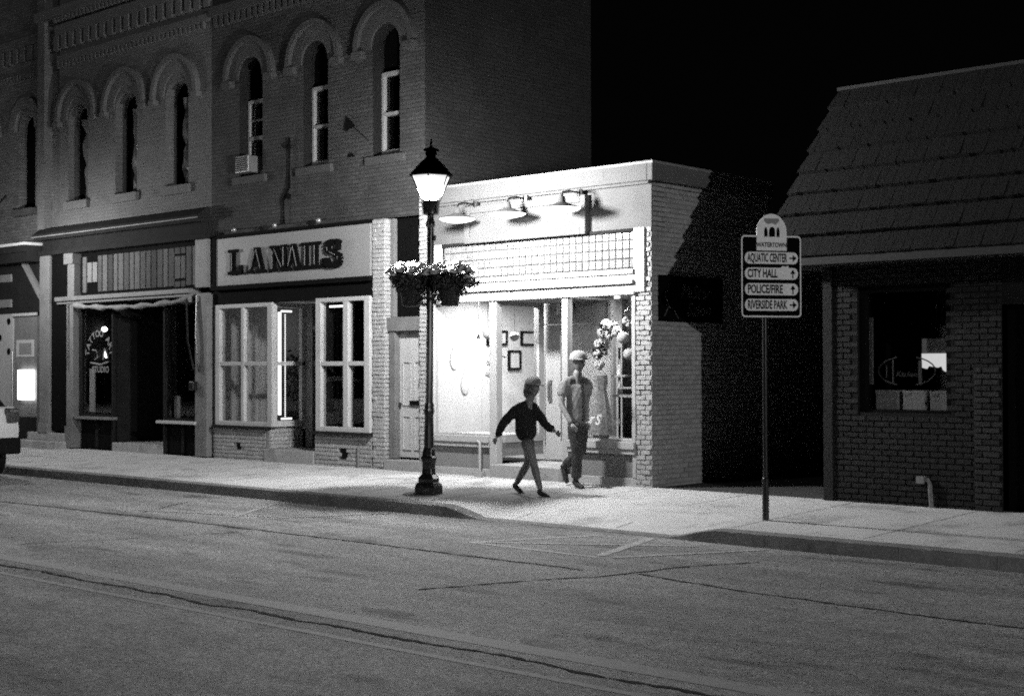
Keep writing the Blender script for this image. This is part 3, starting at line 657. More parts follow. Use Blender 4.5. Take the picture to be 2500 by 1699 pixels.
mb = MB(); mb.box(-16.5, -15.70, .02, .24, 2.2, 2.42); mb.box(-16.46, -16.33, .05, .2, .18, 2.2); mb.build('door_frame', M['wood'], bb, bevel=.006)
mb = MB(); mb.box(-16.33, -15.70, .16, .2, .2, 2.19)
for a, b in ((-16.25, -16.06), (-15.99, -15.80)):
    for c, d in ((.32, .86), (1.02, 1.72)):
        frame(mb, a, b, c, d, .14, .16, .02)
d = mb.build('white_door', M['trim'], bb, bevel=.003); box('mail_slot', M['black'], d, -16.07, -15.86, .12, .16, 1.03, 1.10)
mb = MB(); mb.ball((-16.28, .12, 1.04), .028); mb.build('handle', M['iron'], d)
box('step', M['step'], bb, -16.5, -15.44, -.04, .3, -.05, .165, bevel=.01)
# nail shop room
mb = MB(); mb.box(-21.1, -21.05, .1, 3, .0, 2.8); mb.box(-21.1, -16.6, 3, 3.05, 0, 2.8); mb.box(-21.1, -19.5, .1, 3, .5, .55); mb.box(-18.1, -16.7, .1, 3, .45, .5); mb.box(-21.1, -16.6, .1, 3, 2.8, 2.85); mb.box(-16.65, -16.6, .1, 3, 0, 2.8)
mb.build('room', M['room'], bb)
mb = MB(); mb.box(-18.1, -18.05, .1, 2.9, .5, 2.8); mb.box(-18.1, -16.66, 1.5, 1.55, .5, 2.8); mb.build('partition', M['roomd'], bb)
mb = MB(); mb.box(-17.98, -17.86, 1.35, 1.47, .5, 2.3); mb.build('post', M['shopgrey'], bb)
lt = root('led_light_frame', (-19.55, .38, .62), 'bright white tube of lights running up the nail shop doorway window', 'light strip')
mb = MB(); mb.tube([(-19.55, .30, .80), (-19.55, .30, 2.60)], .028); mb.build('tube', M['led'], lt)
mb = MB()
for k in range(50): mb.ball((-19.52, .40, .74+k*.037), .011, seg=6, ring=4)
for k in range(8): mb.ball((-19.54, .34+.03*k, 2.62), .016, seg=6, ring=4); mb.ball((-19.54, .34+.03*k, .73), .016, seg=6, ring=4)
mb.build('bead_chain', M['led'], lt)
mb = MB(); mb.box(-18.0, -17.55, .12, .15, 2.63, 2.66); ob = mb.build('ceiling_tube_light', M['led'], org=(-17.8, .13, 2.64)); tag(ob, 'short bright tube light at the top of the right nail shop window', 'light')
l = bpy.data.lights.new('room_light', 'POINT'); l.energy = 3.2; l.shadow_soft_size = .15; lo = bpy.data.objects.new('room_light', l); COL.objects.link(lo); lo.location = (-20.2, 1.6, 2.3)
# small potted tree inside the nail shop window
tp = root('potted_tree', (-19.75, .8, .55), 'thin leafy indoor tree standing behind the nail shop doorway window', 'plant')
mb = MB(); mb.lathe([(.12, .56), (.16, .85)], -19.85, .9, 14); mb.build('pot', M['pot'], tp)
mb = MB(); mb.tube([(-19.85, .9, .8), (-19.83, .9, 1.3), (-19.88, .92, 1.7)], .018); mb.build('trunk', M['wood'], tp)
def leafcloud(mb, c, r, n, s, rnd, m=0, zs=1.0):
    for _ in range(n):
        while True:
            p = Vector([rnd.uniform(-1, 1) for _ in range(3)])
            if p.length < 1: break
        p = Vector((c[0]+p.x*r[0], c[1]+p.y*r[1], c[2]+p.z*r[2]))
        u = Vector([rnd.uniform(-1, 1) for _ in range(3)]).normalized(); v = u.cross(Vector([rnd.uniform(-1, 1) for _ in range(3)])).normalized()
        q = s*rnd.uniform(.6, 1.3); mb.quad(p-u*q-v*q*.2, p+v*q*.55, p+u*q, p-v*q*.55, m)
mb = MB(); leafcloud(mb, (-19.87, .9, 1.5), (.22, .22, .5), 260, .05, random.Random(3)); mb.build('foliage', M['leaf'], tp)
# wall hardware on the facade
o = root('window_air_conditioner', (-19.95, -.1, 5.05), 'boxy air conditioner jutting from the leftmost sash window', 'air conditioner')
mb = MB(); mb.box(-20.27, -19.9, -.12, .2, 5.07, 5.36); mb.build('casing', M['metal'], o, bevel=.01)
mb = MB()
for k in range(7): mb.box(-20.24, -19.93, -.133, -.122, 5.10+k*.035, 5.115+k*.035)
mb.build('grille', M['dark'], o)
mb = MB(); mb.tube([(-18.86, -.04, 5.55), (-18.86, -.04, 4.72), (-18.92, -.05, 4.62), (-19.02, -.04, 4.5), (-19.0, -.04, 4.1)], .022)
for z in (5.4, 4.55): mb.ball((-18.87, -.05, z), .05)
o = mb.build('cable_conduit', M['black'], org=(-18.9, 0, 4.1)); tag(o, 'dark cable conduit running down the grey brick wall', 'conduit')
mb = MB(); mb.prism([(-17.42, 5.5), (-17.2, 5.56), (-17.37, 5.72)], 'y', -.05, -.01); mb.tube([(-17.25, -.03, 5.56), (-16.85, -.03, 5.28)], .008); mb.prism([(-17.36, 5.06), (-17.2, 5.06), (-17.28, 5.13)], 'y', -.04, -.01)
o = mb.build('wall_bracket', M['black'], org=(-17.3, 0, 5.1)); tag(o, 'small dark iron bracket between the middle and right sash windows', 'bracket')

# ================================================================ BEAUTY SHOP (lit)
sh = root('small_white_shop', (-13.4, 0, 0), 'small single storey white shop brightly lit by three barn lamps', 'shop')
XR = -11.24
mb = MB(); mb.box(-15.44, XR, 0, .3, 3.5, 4.12); mb.build('parapet', M['stucco'], sh)
mb = MB(); mb.box(-15.46, XR+.0, -.1, .3, 4.12, 4.37); mb.box(-15.46, XR+.0, -.07, .3, 4.08, 4.12)
mb.box(XR, XR+.09, -.1, 2.93, 4.12, 4.37); mb.build('coping', M['stucco'], sh, bevel=.012)
mb = MB(); mb.box(-15.46, XR+.1, -.112, -.1, 4.345, 4.38); mb.box(XR+.09, XR+.1, -.1, 2.93, 4.345, 4.38); mb.build('coping_edge', M['shopgrey'], sh)
mb = MB(); mb.box(-15.42, XR, .3, 3.0, 4.05, 4.1); mb.box(-15.42, XR, 3.0, 9, 3.6, 3.65); mb.build('roof', M['roof'], sh)
mb = MB(); mb.box(XR-.22, XR, .3, 9, 0, 3.6, 3); mb.box(XR-.22, XR, .3, 2.95, 3.6, 4.12, 3); mb.box(XR-.22, XR, .0, .3, 0, 3.5, 3); brick_field(mb, .02, 4.6, -.03, 4.1, XR, 1, 'x', rough=.008, holes=[(2.95, 9, 3.6, 5)])
mb.build('side_wall', [M['wb2'], M['wb3'], M['wb1'], M['wmort']], sh)
mb = MB(); brick_field(mb, -11.5, XR, -.03, 2.62, .0, -1, 'y', bw=.16, gap=.009, rough=.011, proud=.016); brick_field(mb, -11.33, XR, 2.64, 3.5, .0, -1, 'y', bw=.14, rough=.01, proud=.018); mb.box(-11.5, XR-.22, .0, .2, -.05, 3.5, 3); mb.build('brick_pier', [M['wb1'], M['wb1'], M['wb2'], M['wmort']], sh)
box('pilaster', M['shopwhite'], sh, -11.51, -11.33, -.05, .0, 2.63, 3.5, bevel=.006); box('pilaster', M['shopwhite'], sh, -15.44, -15.2, -.04, .0, 2.63, 3.5, bevel=.006)
box('rear_wall', M['brickZ'], sh, -15.42, XR-.22, 8.9, 9, 0, 3.6)
# glass blocks
gbk = box('glass_block_band', M['gbm'], sh, -15.2, -11.5, .03, .12, 2.95, 3.5)
mb = MB()
for j in range(4):
    for i in range(31):
        x = -15.17+i*.1185; z = 2.965+j*.128
        mb.box(x+.006, x+.1125, .005, .035, z+.006, z+.121, random.choice([0, 0, 0, 1, 1, 2]))
mb.build('glass_block', [M['gb1'], M['gb2'], M['gb3']], gbk, bevel=.01)
mb = MB(); mb.box(-15.2, -11.5, -.03, .03, 3.455, 3.5); mb.build('drip_edge', M['dark'], sh)
mb = MB(); mb.box(-15.3, -11.5, -.08, .1, 2.88, 2.945); mb.box(-15.3, -11.5, -.05, .1, 2.80, 2.88); mb.box(-15.3, -11.5, -.09, .1, 2.745, 2.80); mb.box(-15.3, -11.5, -.04, .1, 2.66, 2.745); mb.box(-15.3, -11.5, -.06, .1, 2.60, 2.66)
mb.build('beam', M['shopwhite'], sh, bevel=.006)
def bulk(mb, x0, x1):
    mb.box(x0, x1, -.07, .1, .5, .6); mb.box(x0, x1, -.045, .1, .43, .5); mb.box(x0, x1, -.015, .1, -.02, .11)
mb = MB(); bulk(mb, -15.42, -14.2); bulk(mb, -12.7, -11.5)
mb.box(-14.2, -14.06, -.03, .1, -.02, 2.6); mb.box(-12.8, -12.69, -.03, .08, .19, 2.6); mb.box(-11.56, -11.5, -.03, .08, .43, 2.6); mb.box(-15.44, -15.38, -.03, .08, .6, 2.6); mb.box(-11.56, -11.5, -.02, .1, .11, .43)
mb.build('window_frame', M['shopwhite'], sh, bevel=.006)
for q in ((-15.42, -14.2, .02, .1, .11, .43), (-12.7, -11.56, .02, .1, .11, .43), (-14.16, -14.08, .1, 1.05, .3, .5)): box('stall_riser', M['shopgrey'], sh, *q)
f = box('display_window', M['shopwhite'], sh, -15.38, -14.2, -.01, .04, .6, .63); box('pane', M['glass'], f, -15.38, -14.2, .02, .026, .63, 2.6)
f2 = box('display_window', M['shopwhite'], sh, -12.69, -11.56, -.01, .04, .6, .63); box('pane', M['glass'], f2, -12.69, -11.56, .02, .026, .63, 2.6)
mb = MB(); mb.box(-14.16, -14.06, .1, 1.05, .5, .62); mb.box(-14.16, -14.06, .1, 1.05, 2.54, 2.6); mb.box(-14.16, -14.06, .93, 1.05, .62, 2.54)
f3 = mb.build('return_window', M['shopwhite'], sh, bevel=.004); box('pane', M['glass'], f3, -14.115, -14.109, .1, .93, .62, 2.54)
mb = MB(); mb.box(-12.80, -12.70, .08, 1.1, .5, .62); mb.box(-12.80, -12.70, 1.02, 1.1, .62, 2.6)
f4 = mb.build('return_window', M['shopwhite'], sh, bevel=.004); box('pane', M['glass'], f4, -12.75, -12.744, .08, 1.02, .62, 2.6)
mb = MB(); mb.box(-14.1, -13.78, 1.1, 1.16, .22, 2.26); mb.box(-13.36, -13.2, 1.1, 1.16, .22, 2.26); mb.box(-13.78, -13.36, 1.1, 1.16, .22, .5); mb.box(-13.78, -13.36, 1.1, 1.16, 2.14, 2.26)
dr = mb.build('door', M['shopwhite'], sh, bevel=.004); box('pane', M['glass'], dr, -13.78, -13.36, 1.12, 1.126, .5, 2.14)
mb = MB(); mb.box(-14.0, -13.94, 1.06, 1.1, 1.1, 1.42); mb.tube([(-13.97, 1.03, 1.15), (-13.97, 1.03, 1.37)], .015); mb.build('handle', M['metal'], dr)
mb = MB(); mb.box(-14.1, -13.85, 1.1, 1.18, 2.28, 2.75); mb.box(-13.47, -12.8, 1.1, 1.18, 2.28, 2.75); mb.box(-13.85, -13.47, 1.1, 1.18, 2.28, 2.42); mb.box(-13.85, -13.47, 1.1, 1.18, 2.66, 2.75); mb.box(-13.2, -12.8, 1.1, 1.18, .2, 2.28)
tf = mb.build('door_surround', M['shopwhite'], sh); box('pane', M['gdark'], tf, -13.85, -13.47, 1.13, 1.136, 2.42, 2.66)
box('step', M['step'], sh, -14.19, -12.78, -.05, 1.1, -.05, .19, bevel=.012)
box('recess_ceiling', M['shopwhite'], sh, -14.1, -12.8, .1, 1.1, 2.6, 2.63)
mb = MB(); mb.tube([(-14.36, -.07, -.01), (-14.36, -.07, .5), (-14.42, -.06, .53)], .022); mb.box(-14.43, -14.29, -.12, -.03, -.02, .07); mb.build('drain_pipe', M['shopwhite'], sh)
# room
mb = MB(); mb.box(-15.44, -15.42, .05, 3.0, .0, 2.75, 1); mb.box(-15.42, -11.5, 3.0, 3.05, 0, 2.75); mb.box(-15.42, XR-.22, .1, 3.0, 2.75, 2.8, 1); mb.box(-15.42, XR-.22, 1.2, 3.0, .15, .2, 2)
mb.box(-15.42, -14.16, .1, 1.05, .55, .6, 1); mb.box(-12.7, XR-.22, .1, 1.15, .55, .6, 1); mb.box(XR-.24, XR-.22, .1, 3, .2, 2.75)
mb.build('room', [M['room'], M['roomw'], M['floorw']], sh)
box('display_backing', M['roomw'], sh, -15.42, -15.39, .06, 1.06, .6, 2.75)
mb = MB(); mb.box(-12.42, -11.48, .95, 1.0, .6, 2.55); mb.box(-12.44, -12.40, .9, 1.0, .6, 2.6); mb.build('black_curtain', M['roomd'], sh)
for i, (y, z, s) in enumerate(((.43, 1.78, .19), (.67, 1.39, .2))):
    mb = MB(); prof = [(.001, -.2), (.055, -.17), (.085, -.1), (.09, -.03), (.07, .05), (.035, .12), (.012, .2), (.001, .24)]
    mb.lathe([(r_, z+q) for r_, q in prof], 0, 0, 14); mb.v = [(-15.375+.15*a, y+b, c) for a, b, c in mb.v]
    o = mb.build('leaf_wall_ornament', M['roomw'], org=(-15.38, y, z), smooth=True)
    tag(o, ['upper left', 'lower right'][i]+' teardrop leaf ornament on the white window side wall', 'ornament', 'teardrop leaf ornaments')
for i, (y0, y1, z0, z1, lab) in enumerate(((1.2, 1.68, 1.98, 2.22, 'wide framed picture hanging highest left on the shop wall'), (2.02, 2.5, 1.98, 2.22, 'wide framed picture hanging beside the door jamb'), (1.71, 2.01, 1.58, 1.9, 'small upright framed picture hanging below the wide ones'))):
    o = root('picture_frame', (-15.39, (y0+y1)/2, z0), lab, 'picture', 'framed pictures on the shop wall')
    mb = MB()
    mb.box(-15.42, -15.38, y0, y0+.035, z0, z1); mb.box(-15.42, -15.38, y1-.035, y1, z0, z1); mb.box(-15.42, -15.38, y0+.035, y1-.035, z0, z0+.035); mb.box(-15.42, -15.38, y0+.035, y1-.035, z1-.035, z1)
    mb.build('frame', M['black'], o); box('picture', M['roomw'], o, -15.42, -15.40, y0+.035, y1-.035, z0+.035, z1-.035)
# paper lanterns and lamps in the windows
for i, (x, y, z, r_, lab) in enumerate(((-14.63, .4, 2.13, .085, 'white paper lantern hanging in the left shop window by the mullion'), (-14.4, .75, 2.09, .075, 'white paper lantern hanging between two wide pictures'),
        (-12.03, .4, 2.03, .09, 'round white paper lantern hanging highest beside the flower garland'), (-11.93, .4, 1.80, .085, 'round white paper lantern hanging lowest by the brick pier'))):
    o = root('paper_lantern', (x, y, z), lab, 'paper lantern', 'white paper lanterns in the shop windows')
    mb = MB(); mb.ball((x, y, z), r_, seg=18, ring=12, sc_=(1, 1, .92)); mb.build('shade', M['paper'], o, smooth=True)
    mb = MB(); mb.tube([(x, y, z+r_*.9), (x, y, 2.72)], .003, 5); mb.build('cord', M['iron'], o)
rnd = random.Random(5)
def pompom(mb, c, r):
    for _ in range(26):
        d = Vector([rnd.gauss(0, 1) for _ in range(3)]).normalized(); mb.ball(tuple(Vector(c)+d*r*.65), r*.42, seg=7, ring=5)
o = root('flower_garland', (-12.2, .4, 2.1), 'white paper flower garland hanging in the right shop window', 'garland')
mb = MB()
for c in ((-12.34, .4, 2.22), (-12.22, .4, 2.2), (-12.27, .4, 2.08), (-12.14, .4, 2.12), (-12.42, .42, 2.1), (-12.5, .45, 1.95), (-12.53, .45, 1.8), (-12.5, .45, 1.65)): pompom(mb, c, .075)
mb.build('flowers', M['petal'], o, smooth=True)
mb = MB()
for c in ((-12.34, .4, 2.14), (-12.5, .45, 1.88)): leafcloud(mb, c, (.16, .06, .14), 60, .04, rnd)
mb.build('leaves', M['leaf'], o)
o = root('flower_cluster', (-11.96, .4, 2.3), 'small white flower cluster hanging above the round lantern by the pier', 'flowers')
mb = MB()
for c in ((-11.95, .4, 2.38), (-11.98, .4, 2.27), (-11.93, .42, 2.22)): pompom(mb, c, .06)
mb.build('flowers', M['petal'], o, smooth=True)
o = root('hanging_bulb_string', (-14.6, .45, 1.9), 'string of small white puffs beside the left shop window mullion', 'decoration')
mb = MB()
for c, r_ in (((-14.6, .4, 1.69), .05), ((-14.5, .4, 1.66), .045), ((-14.62, .4, 1.52), .055), ((-14.52, .4, 1.5), .04), ((-14.42, .5, 1.8), .02), ((-14.38, .5, 1.78), .02)): pompom(mb, c, r_)
mb.build('puffs', M['petal'], o, smooth=True); mb = MB(); mb.tube([(-14.55, .42, 1.5), (-14.55, .42, 2.72)], .006, 6); mb.tube([(-14.47, .5, 1.3), (-14.45, .5, 2.72)], .006, 6); mb.build('cord', M['iron'], o)
o = root('pendant_light', (-14.95, .4, 2.0), 'slim dark pendant light hanging before the white window wall', 'pendant lamp')
mb = MB(); mb.lathe([(.035, 2.06), (.03, 2.08), (.006, 2.13)], -14.83, .4, 12); mb.build('shade', M['iron'], o); mb = MB(); mb.tube([(-14.83, .4, 2.13), (-14.83, .4, 2.74)], .006, 6); mb.build('cord', M['metal'], o)
o = root('dress_form', (-12.46, .45, .6), 'patterned dress on a slim stand in the right shop window', 'dress')
mb = MB(); mb.lathe([(.17, .66), (.15, .85), (.12, 1.05), (.085, 1.22), (.07, 1.3), (.095, 1.42), (.085, 1.5), (.03, 1.54)], -12.45, .42, 18, mod=lambda k, z: 1+.1*math.sin(k*2.1+z*3)); mb.build('dress', mat('patterned_cloth', .34, .8, .6, 22, 60, .5), o, smooth=True)
mb = MB(); mb.lathe([(.11, .6), (.12, .66)], -12.45, .42, 16); mb.build('base', M['shopgrey'], o)
o = root('display_shelf', (-12.2, .75, .6), 'dark display stand with three pale shelves in the right shop window', 'shelf')
mb = MB(); mb.box(-12.42, -12.17, .62, .8, 1.48, 1.505); mb.box(-12.3, -12.05, .62, .8, 1.31, 1.335); mb.box(-12.4, -12.02, .62, .8, 1.19, 1.225); mb.build('board', M['room'], o)
mb = MB(); mb.box(-12.05, -12.02, .78, .8, .6, 1.9); mb.box(-12.42, -12.39, .78, .8, .6, 1.9); mb.build('upright', M['dark'], o)
for x, y, z, lab in ((-12.33, .7, 1.505, 'pale tapering bottle on the top display shelf'), (-12.33, .7, 1.225, 'pale bottle standing on the bottom display shelf')):
    mb = MB(); mb.lathe([(.035, z), (.032, z+.1), (.014, z+.16), (.012, z+.22), (.016, z+.23)], x, y, 12); o = mb.build('bottle', M['paper'], org=(x, y, z), smooth=True); tag(o, lab, 'bottle', 'bottles on the display shelf')
# lettering on the shop glass
put_text('lettering', 'Salon', .2, M['paper'], faceY(-12.02, .01, .88), f2, shear=.3, bold=.004)
put_text('lettering', 'Star', .2, M['paper'], faceY(-12.42, .01, .90), f2, shear=.3, bold=.004)
put_text('lettering', 'Mi Star', .13, M['paper'], faceX(-14.10, .36, .86), f3, shear=.3, bold=.003); put_text('lettering', 'Salon', .12, M['paper'], faceX(-14.10, .4, .72), f3, shear=.3, bold=.003)
# big framed sign on the front, under the barn lamps
sg = root('front_sign_box', (-13.48, -.05, 3.46), 'long white framed sign panel washed out under the barn lamps', 'sign')
mb = MB(); frame(mb, -14.65, -12.31, 3.47, 4.02, -.1, .0, .1); mb.build('frame', M['stucco'], sg, bevel=.008); box('panel', M['stucco'], sg, -14.55, -12.41, -.07, .0, 3.57, 3.92)
for i, x in enumerate((-14.43, -13.43, -12.42)):
    o = root('barn_lamp', (x, 0, 4.04), ['leftmost', 'middle', 'rightmost'][i]+' glowing barn lamp on a short arm over the white shop sign', 'wall lamp', 'barn lamps over the shop sign')
    mb = MB(); mb.lathe([(.268, 3.80), (.27, 3.81), (.2, 3.835), (.12, 3.86), (.06, 3.885), (.04, 3.97), (.001, 3.98)], x, -.47, 28, cap=False); mb.build('shade', M['shade'], o, smooth=True)
    mb = MB(); mb.lathe([(.001, 3.745), (.12, 3.755), (.22, 3.78), (.262, 3.803)], x, -.47, 28, cap=False); mb.build('diffuser', M['barn'], o)
    mb = MB(); mb.tube([(x, -.47, 3.97), (x, -.44, 4.03), (x, -.3, 4.06), (x, -.1, 4.05), (x, 0, 4.05)], .014); mb.lathe([(.05, 4.0), (.05, 4.1)], x, -.06, 14); mb.build('arm', M['iron'], o)
# ceiling lights of the shop
for i, (x, y) in enumerate(((-14.6, .8), (-13.5, 2.0), (-12.2, .5))):
    o = root('ceiling_light', (x, y, 2.7), ['round ceiling light over the left shop window', 'round ceiling light behind the shop door', 'round ceiling light over the right shop window'][i], 'ceiling light', 'ceiling lights in the white shop')
    mb = MB(); mb.lathe([(.14, 2.69), (.14, 2.74)], x, y, 20); mb.build('diffuser', M['ceil'], o); mb = MB(); mb.lathe([(.155, 2.72), (.155, 2.75)], x, y, 20); mb.build('rim', M['metal'], o)
    l = bpy.data.lights.new('ceiling_light_source', 'AREA'); l.shape = 'DISK'; l.size = .24; l.energy = P_SHOP*[1.0, .7, .35][i]; lo = bpy.data.objects.new('ceiling_light_source', l); COL.objects.link(lo); lo.parent = o; lo.location = (0, 0, -.015)
# dark painted sign on the side wall
sg = root('side_wall_sign', (XR+.05, .9, 2.24), 'black painted sign board with thin script on the brick side wall', 'sign')
box('board', M['signb'], sg, XR+.02, XR+.06, .12, 1.62, 2.24, 2.86)
put_text('lettering', 'MiStar', .27, M['sidelet'], faceX(XR+.064, .92, 2.64), sg, shear=.35); put_text('lettering', 'Salon', .27, M['sidelet'], faceX(XR+.064, 1.0, 2.40), sg, shear=.35)
mb = MB(); mb.tube([(XR+.064, .2, 2.3), (XR+.064, .3, 2.45), (XR+.064, .22, 2.6), (XR+.064, .32, 2.75)], .008, 5); mb.tube([(XR+.064, .25, 2.45), (XR+.064, .42, 2.4), (XR+.064, .52, 2.28)], .006, 5); mb.build('scroll_ornament', M['sidelet'], sg)

# ================================================================ RIGHT BUILDING (mansard)
rb = root('shingled_brick_building', (-6, 0, 0), 'low dark brick building under a steep shingled mansard roof', 'building')
XL = -8.55; YF = -.05
holes = [(-8.17, -7.0, 1.07, 2.57)]
mb = MB(); facade(mb, XL, -6.4, -.05, 2.85, YF, .18, [(-8.17, -7.0, 1.07, 2.57, 0)], 3); mb.quad((XL, YF, -.05), (XL, 12, -.05), (XL, 12, 3.95), (XL, YF, 3.95), 3)
mb.box(-6.0, 6, YF, .2, -.05, 2.85, 3); mb.box(-6.4, -6.0, YF, .2, 2.3, 2.85, 3)
brick_field(mb, XL, -6.4, -.03, 2.83, YF, -1, 'y', holes=[(-8.2, -6.97, 1.05, 2.6)], proud=.012, rough=.004); brick_field(mb, -6.0, -3.5, -.03, 2.83, YF, -1, 'y', proud=.012, rough=.004)
mb.build('wall', [M['rb1'], M['rb2'], M['rb3'], M['rmort']], rb)
mb = MB(); mb.box(-6.72, -6.405, YF-.014, YF, .0, 1.6, 3); brick_field(mb, -6.72, -6.4, .0, 1.6, YF-.014, -1, 'y', proud=.016, rough=.004); mb.build('brick_pier', [M['rb3'], M['rb_lit'], M['rb_lit'], M['rmort']], rb)  # paler bricks paint a patch of light onto this pier
box('side_pilaster', M['rb1'], rb, XL-.06, XL+.06, YF-.04, .2, -.05, 2.84)
mb = MB(); mb.box(-8.17, -8.09, YF+.05, .13, 1.07, 2.57); mb.box(-7.08, -7.0, YF+.05, .13, 1.07, 2.57); mb.box(-8.09, -7.08, YF+.05, .13, 2.49, 2.57); mb.box(-8.09, -7.08, YF+.05, .13, 1.07, 1.1)
wf = mb.build('window', M['black'], rb, bevel=.004); box('pane', M['glass'], wf, -8.09, -7.08, .08, .086, 1.1, 2.49)
mb = MB(); mb.box(-8.09, -8.05, .09, .12, 1.4, 2.2); mb.build('blind_edge', M['signg'], wf)
mb = MB(); mb.tube([(-7.6+.36*math.cos(R(a)), .07, 1.56+.17*math.sin(R(a))) for a in range(110, 251, 14)], .008); mb.tube([(-7.6+.36*math.cos(R(a)), .07, 1.56+.17*math.sin(R(a))) for a in range(-70, 71, 14)], .008)
mb.box(-7.78, -7.765, .065, .075, 1.42, 1.70); mb.box(-7.45, -7.41, .065, .075, 1.40, 1.68); mb.box(-7.86, -7.85, .065, .075, 1.48, 1.63); mb.build('oval_emblem', M['letterk'], wf)
put_text('lettering', 'Kitchens', .085, M['letterk'], faceY(-7.59, .07, 1.52), wf, shear=.3)
mb = MB(); mb.box(-9, -6.0, 2.2, 2.25, 0, 2.85); mb.box(-8.5, -8.3, .2, 2.2, 0, 2.85); mb.box(-8.3, -6.5, .2, 2.2, 2.75, 2.8); mb.box(-8.3, -6.5, .2, 2.2, .0, .05); mb.box(-6.5, -6.45, .2, 2.2, 0, 2.8); mb.build('room', M['void'], rb)
box('door', M['black'], rb, -6.4, -6.0, .1, .16, -.05, 2.3)
for i, x in enumerate((-8.03, -7.68, -7.34)):
    o = root('carton', (x+.14, .2, 1.1), ['left', 'middle', 'right'][i]+' one of three pale cartons lined up on the window sill', 'box', 'cartons on the dark window sill')
    mb = MB(); mb.box(x, x+.29, .13, .3, 1.1, 1.325); mb.build('body', M['carton'], o, bevel=.01); mb = MB(); mb.box(x+.02, x+.1, .125, .129, 1.27, 1.30); mb.box(x-.004, x+.294, .127, .304, 1.30, 1.332, 1); mb.build('lid', [M['shopgrey'], M['carton']], o)
o = root('glowing_panel', (-7.17, .6, 1.6), 'small lit awning shaped panel glowing inside the dark window', 'lit panel')
mb = MB(); mb.box(-7.72, -7.42, .75, .78, 1.66, 1.77); mb.prism([(-7.72, 1.66), (-7.72, 1.60), (-7.66, 1.585), (-7.64, 1.62), (-7.52, 1.60), (-7.47, 1.62), (-7.45, 1.57), (-7.42, 1.55), (-7.42, 1.66)][::-1], 'y', .75, .78); mb.v = [(x-.02, y, z) for x, y, z in mb.v]
mb.build('panel', M['lit_panel'], o); box('hood', M['room'], o, -7.74, -7.44, .76, .79, 1.78, 1.95)  # small emissive panel behind the window glass
mb = MB(); mb.tube([(-7.34, -.1, .31), (-7.26, -.1, .31), (-7.24, -.1, .26), (-7.22, -.1, -.02)], .026); mb.box(-7.39, -7.3, -.14, -.05, .27, .35); mb.build('vent_pipe', M['trim2'], rb)
# mansard: eave at y=-.7, ridge at y=.45
E0, E1 = Vector((0, -.7, 2.88)), Vector((0, .45, 5.05))
def mans(x, t, off=0): p = E0.lerp(E1, t); nrm = Vector((0, -(E1.z-E0.z), (E1.y-E0.y))).normalized(); nrm = Vector((0, -2.17, 1.15)).normalized(); return (x, p.y+nrm.y*off, p.z+nrm.z*off)
def hipx(t): return -9.12+.47*t
rnd = random.Random(11); mb = MB(); rows = 8
for r_ in range(rows):
    t0, t1 = r_/rows, (r_+1)/rows; x = hipx(t0)
    while x < 7:
        wdt = rnd.uniform(.08, .19); x2 = x+wdt-.005; lift = .085+rnd.uniform(0, .007); lo = t0-.004-rnd.uniform(0, .006)
        xa, xb = max(x, hipx(t0)), x2; sh_ = 0
        a = mans(xa, lo, lift); b = mans(xb, lo, lift); c = mans(xb+sh_, t1+.01, .008); d_ = mans(max(xa, hipx(t1))+sh_, t1+.01, .008)
        a2 = mans(xa, lo, 0); b2 = mans(xb, lo, 0)
        m_ = rnd.choice([0, 1, 2]); mb.quad(a, b, c, d_, m_); mb.quad(a2, b2, b, a, m_); mb.quad(b2, b, c, b2, m_) if 0 else mb.poly([b, b2, c], m_); mb.poly([a2, a, d_], m_)
        x += wdt
    # left hip slope
    y = E0.lerp(E1, t0).y
    yy = y
    while yy < 3.2:
        wdt = rnd.uniform(.13, .25); X0, X1 = hipx(t0), hipx(t1); z0 = E0.lerp(E1, t0).z; z1 = E0.lerp(E1, t1).z; y1_ = E0.lerp(E1, t1).y
        if yy+wdt > y1_-.2:
            mb.quad((X0-.04, yy+wdt-.008, z0-.01), (X0-.04, yy, z0-.01), (X1, max(yy, y1_), z1+.02), (X1, max(yy+wdt-.008, y1_), z1+.02), rnd.choice([0, 1, 2]))
        yy += wdt
mans_o = mb.build('mansard_roof', [M['shingle1'], M['shingle2'], M['shingle3']], rb)
mb = MB(); mb.prism([(-.69, 2.88), (.2, 2.88), (3.2, 2.88), (3.2, 3.6), (.75, 4.95), (.47, 5.0)], 'x', hipx(0)+.5, 7); mb.build('roof_core', M['roof'], rb)
mb = MB(); mb.box(hipx(1)-.03, 7, .42, .5, 5.045, 5.085); mb.box(hipx(1)-.03, hipx(1)+.05, .5, 3.2, 5.045, 5.085); mb.build('ridge_trim', M['eave'], rb)
mb = MB(); mb.box(-9.16, 7, -.76, -.70, 2.80, 2.885); mb.box(-9.16, -9.1, -.70, 3.2, 2.80, 2.885); mb.build('fascia', M['eave'], rb)
box('soffit', M['eave'], rb, -9.1, 7, -.70, -.0, 2.82, 2.84)
mb = MB(); mb.box(-9.1, XL, -.0, 3.2, 2.82, 2.84); mb.box(XL, 7, 3.0, 12, 3.9, 3.95); mb.build('flat_roof', M['roof'], rb)
box('roof_infill', M['roof'], rb, XL, 7, .3, 11.9, 2.86, 3.9)

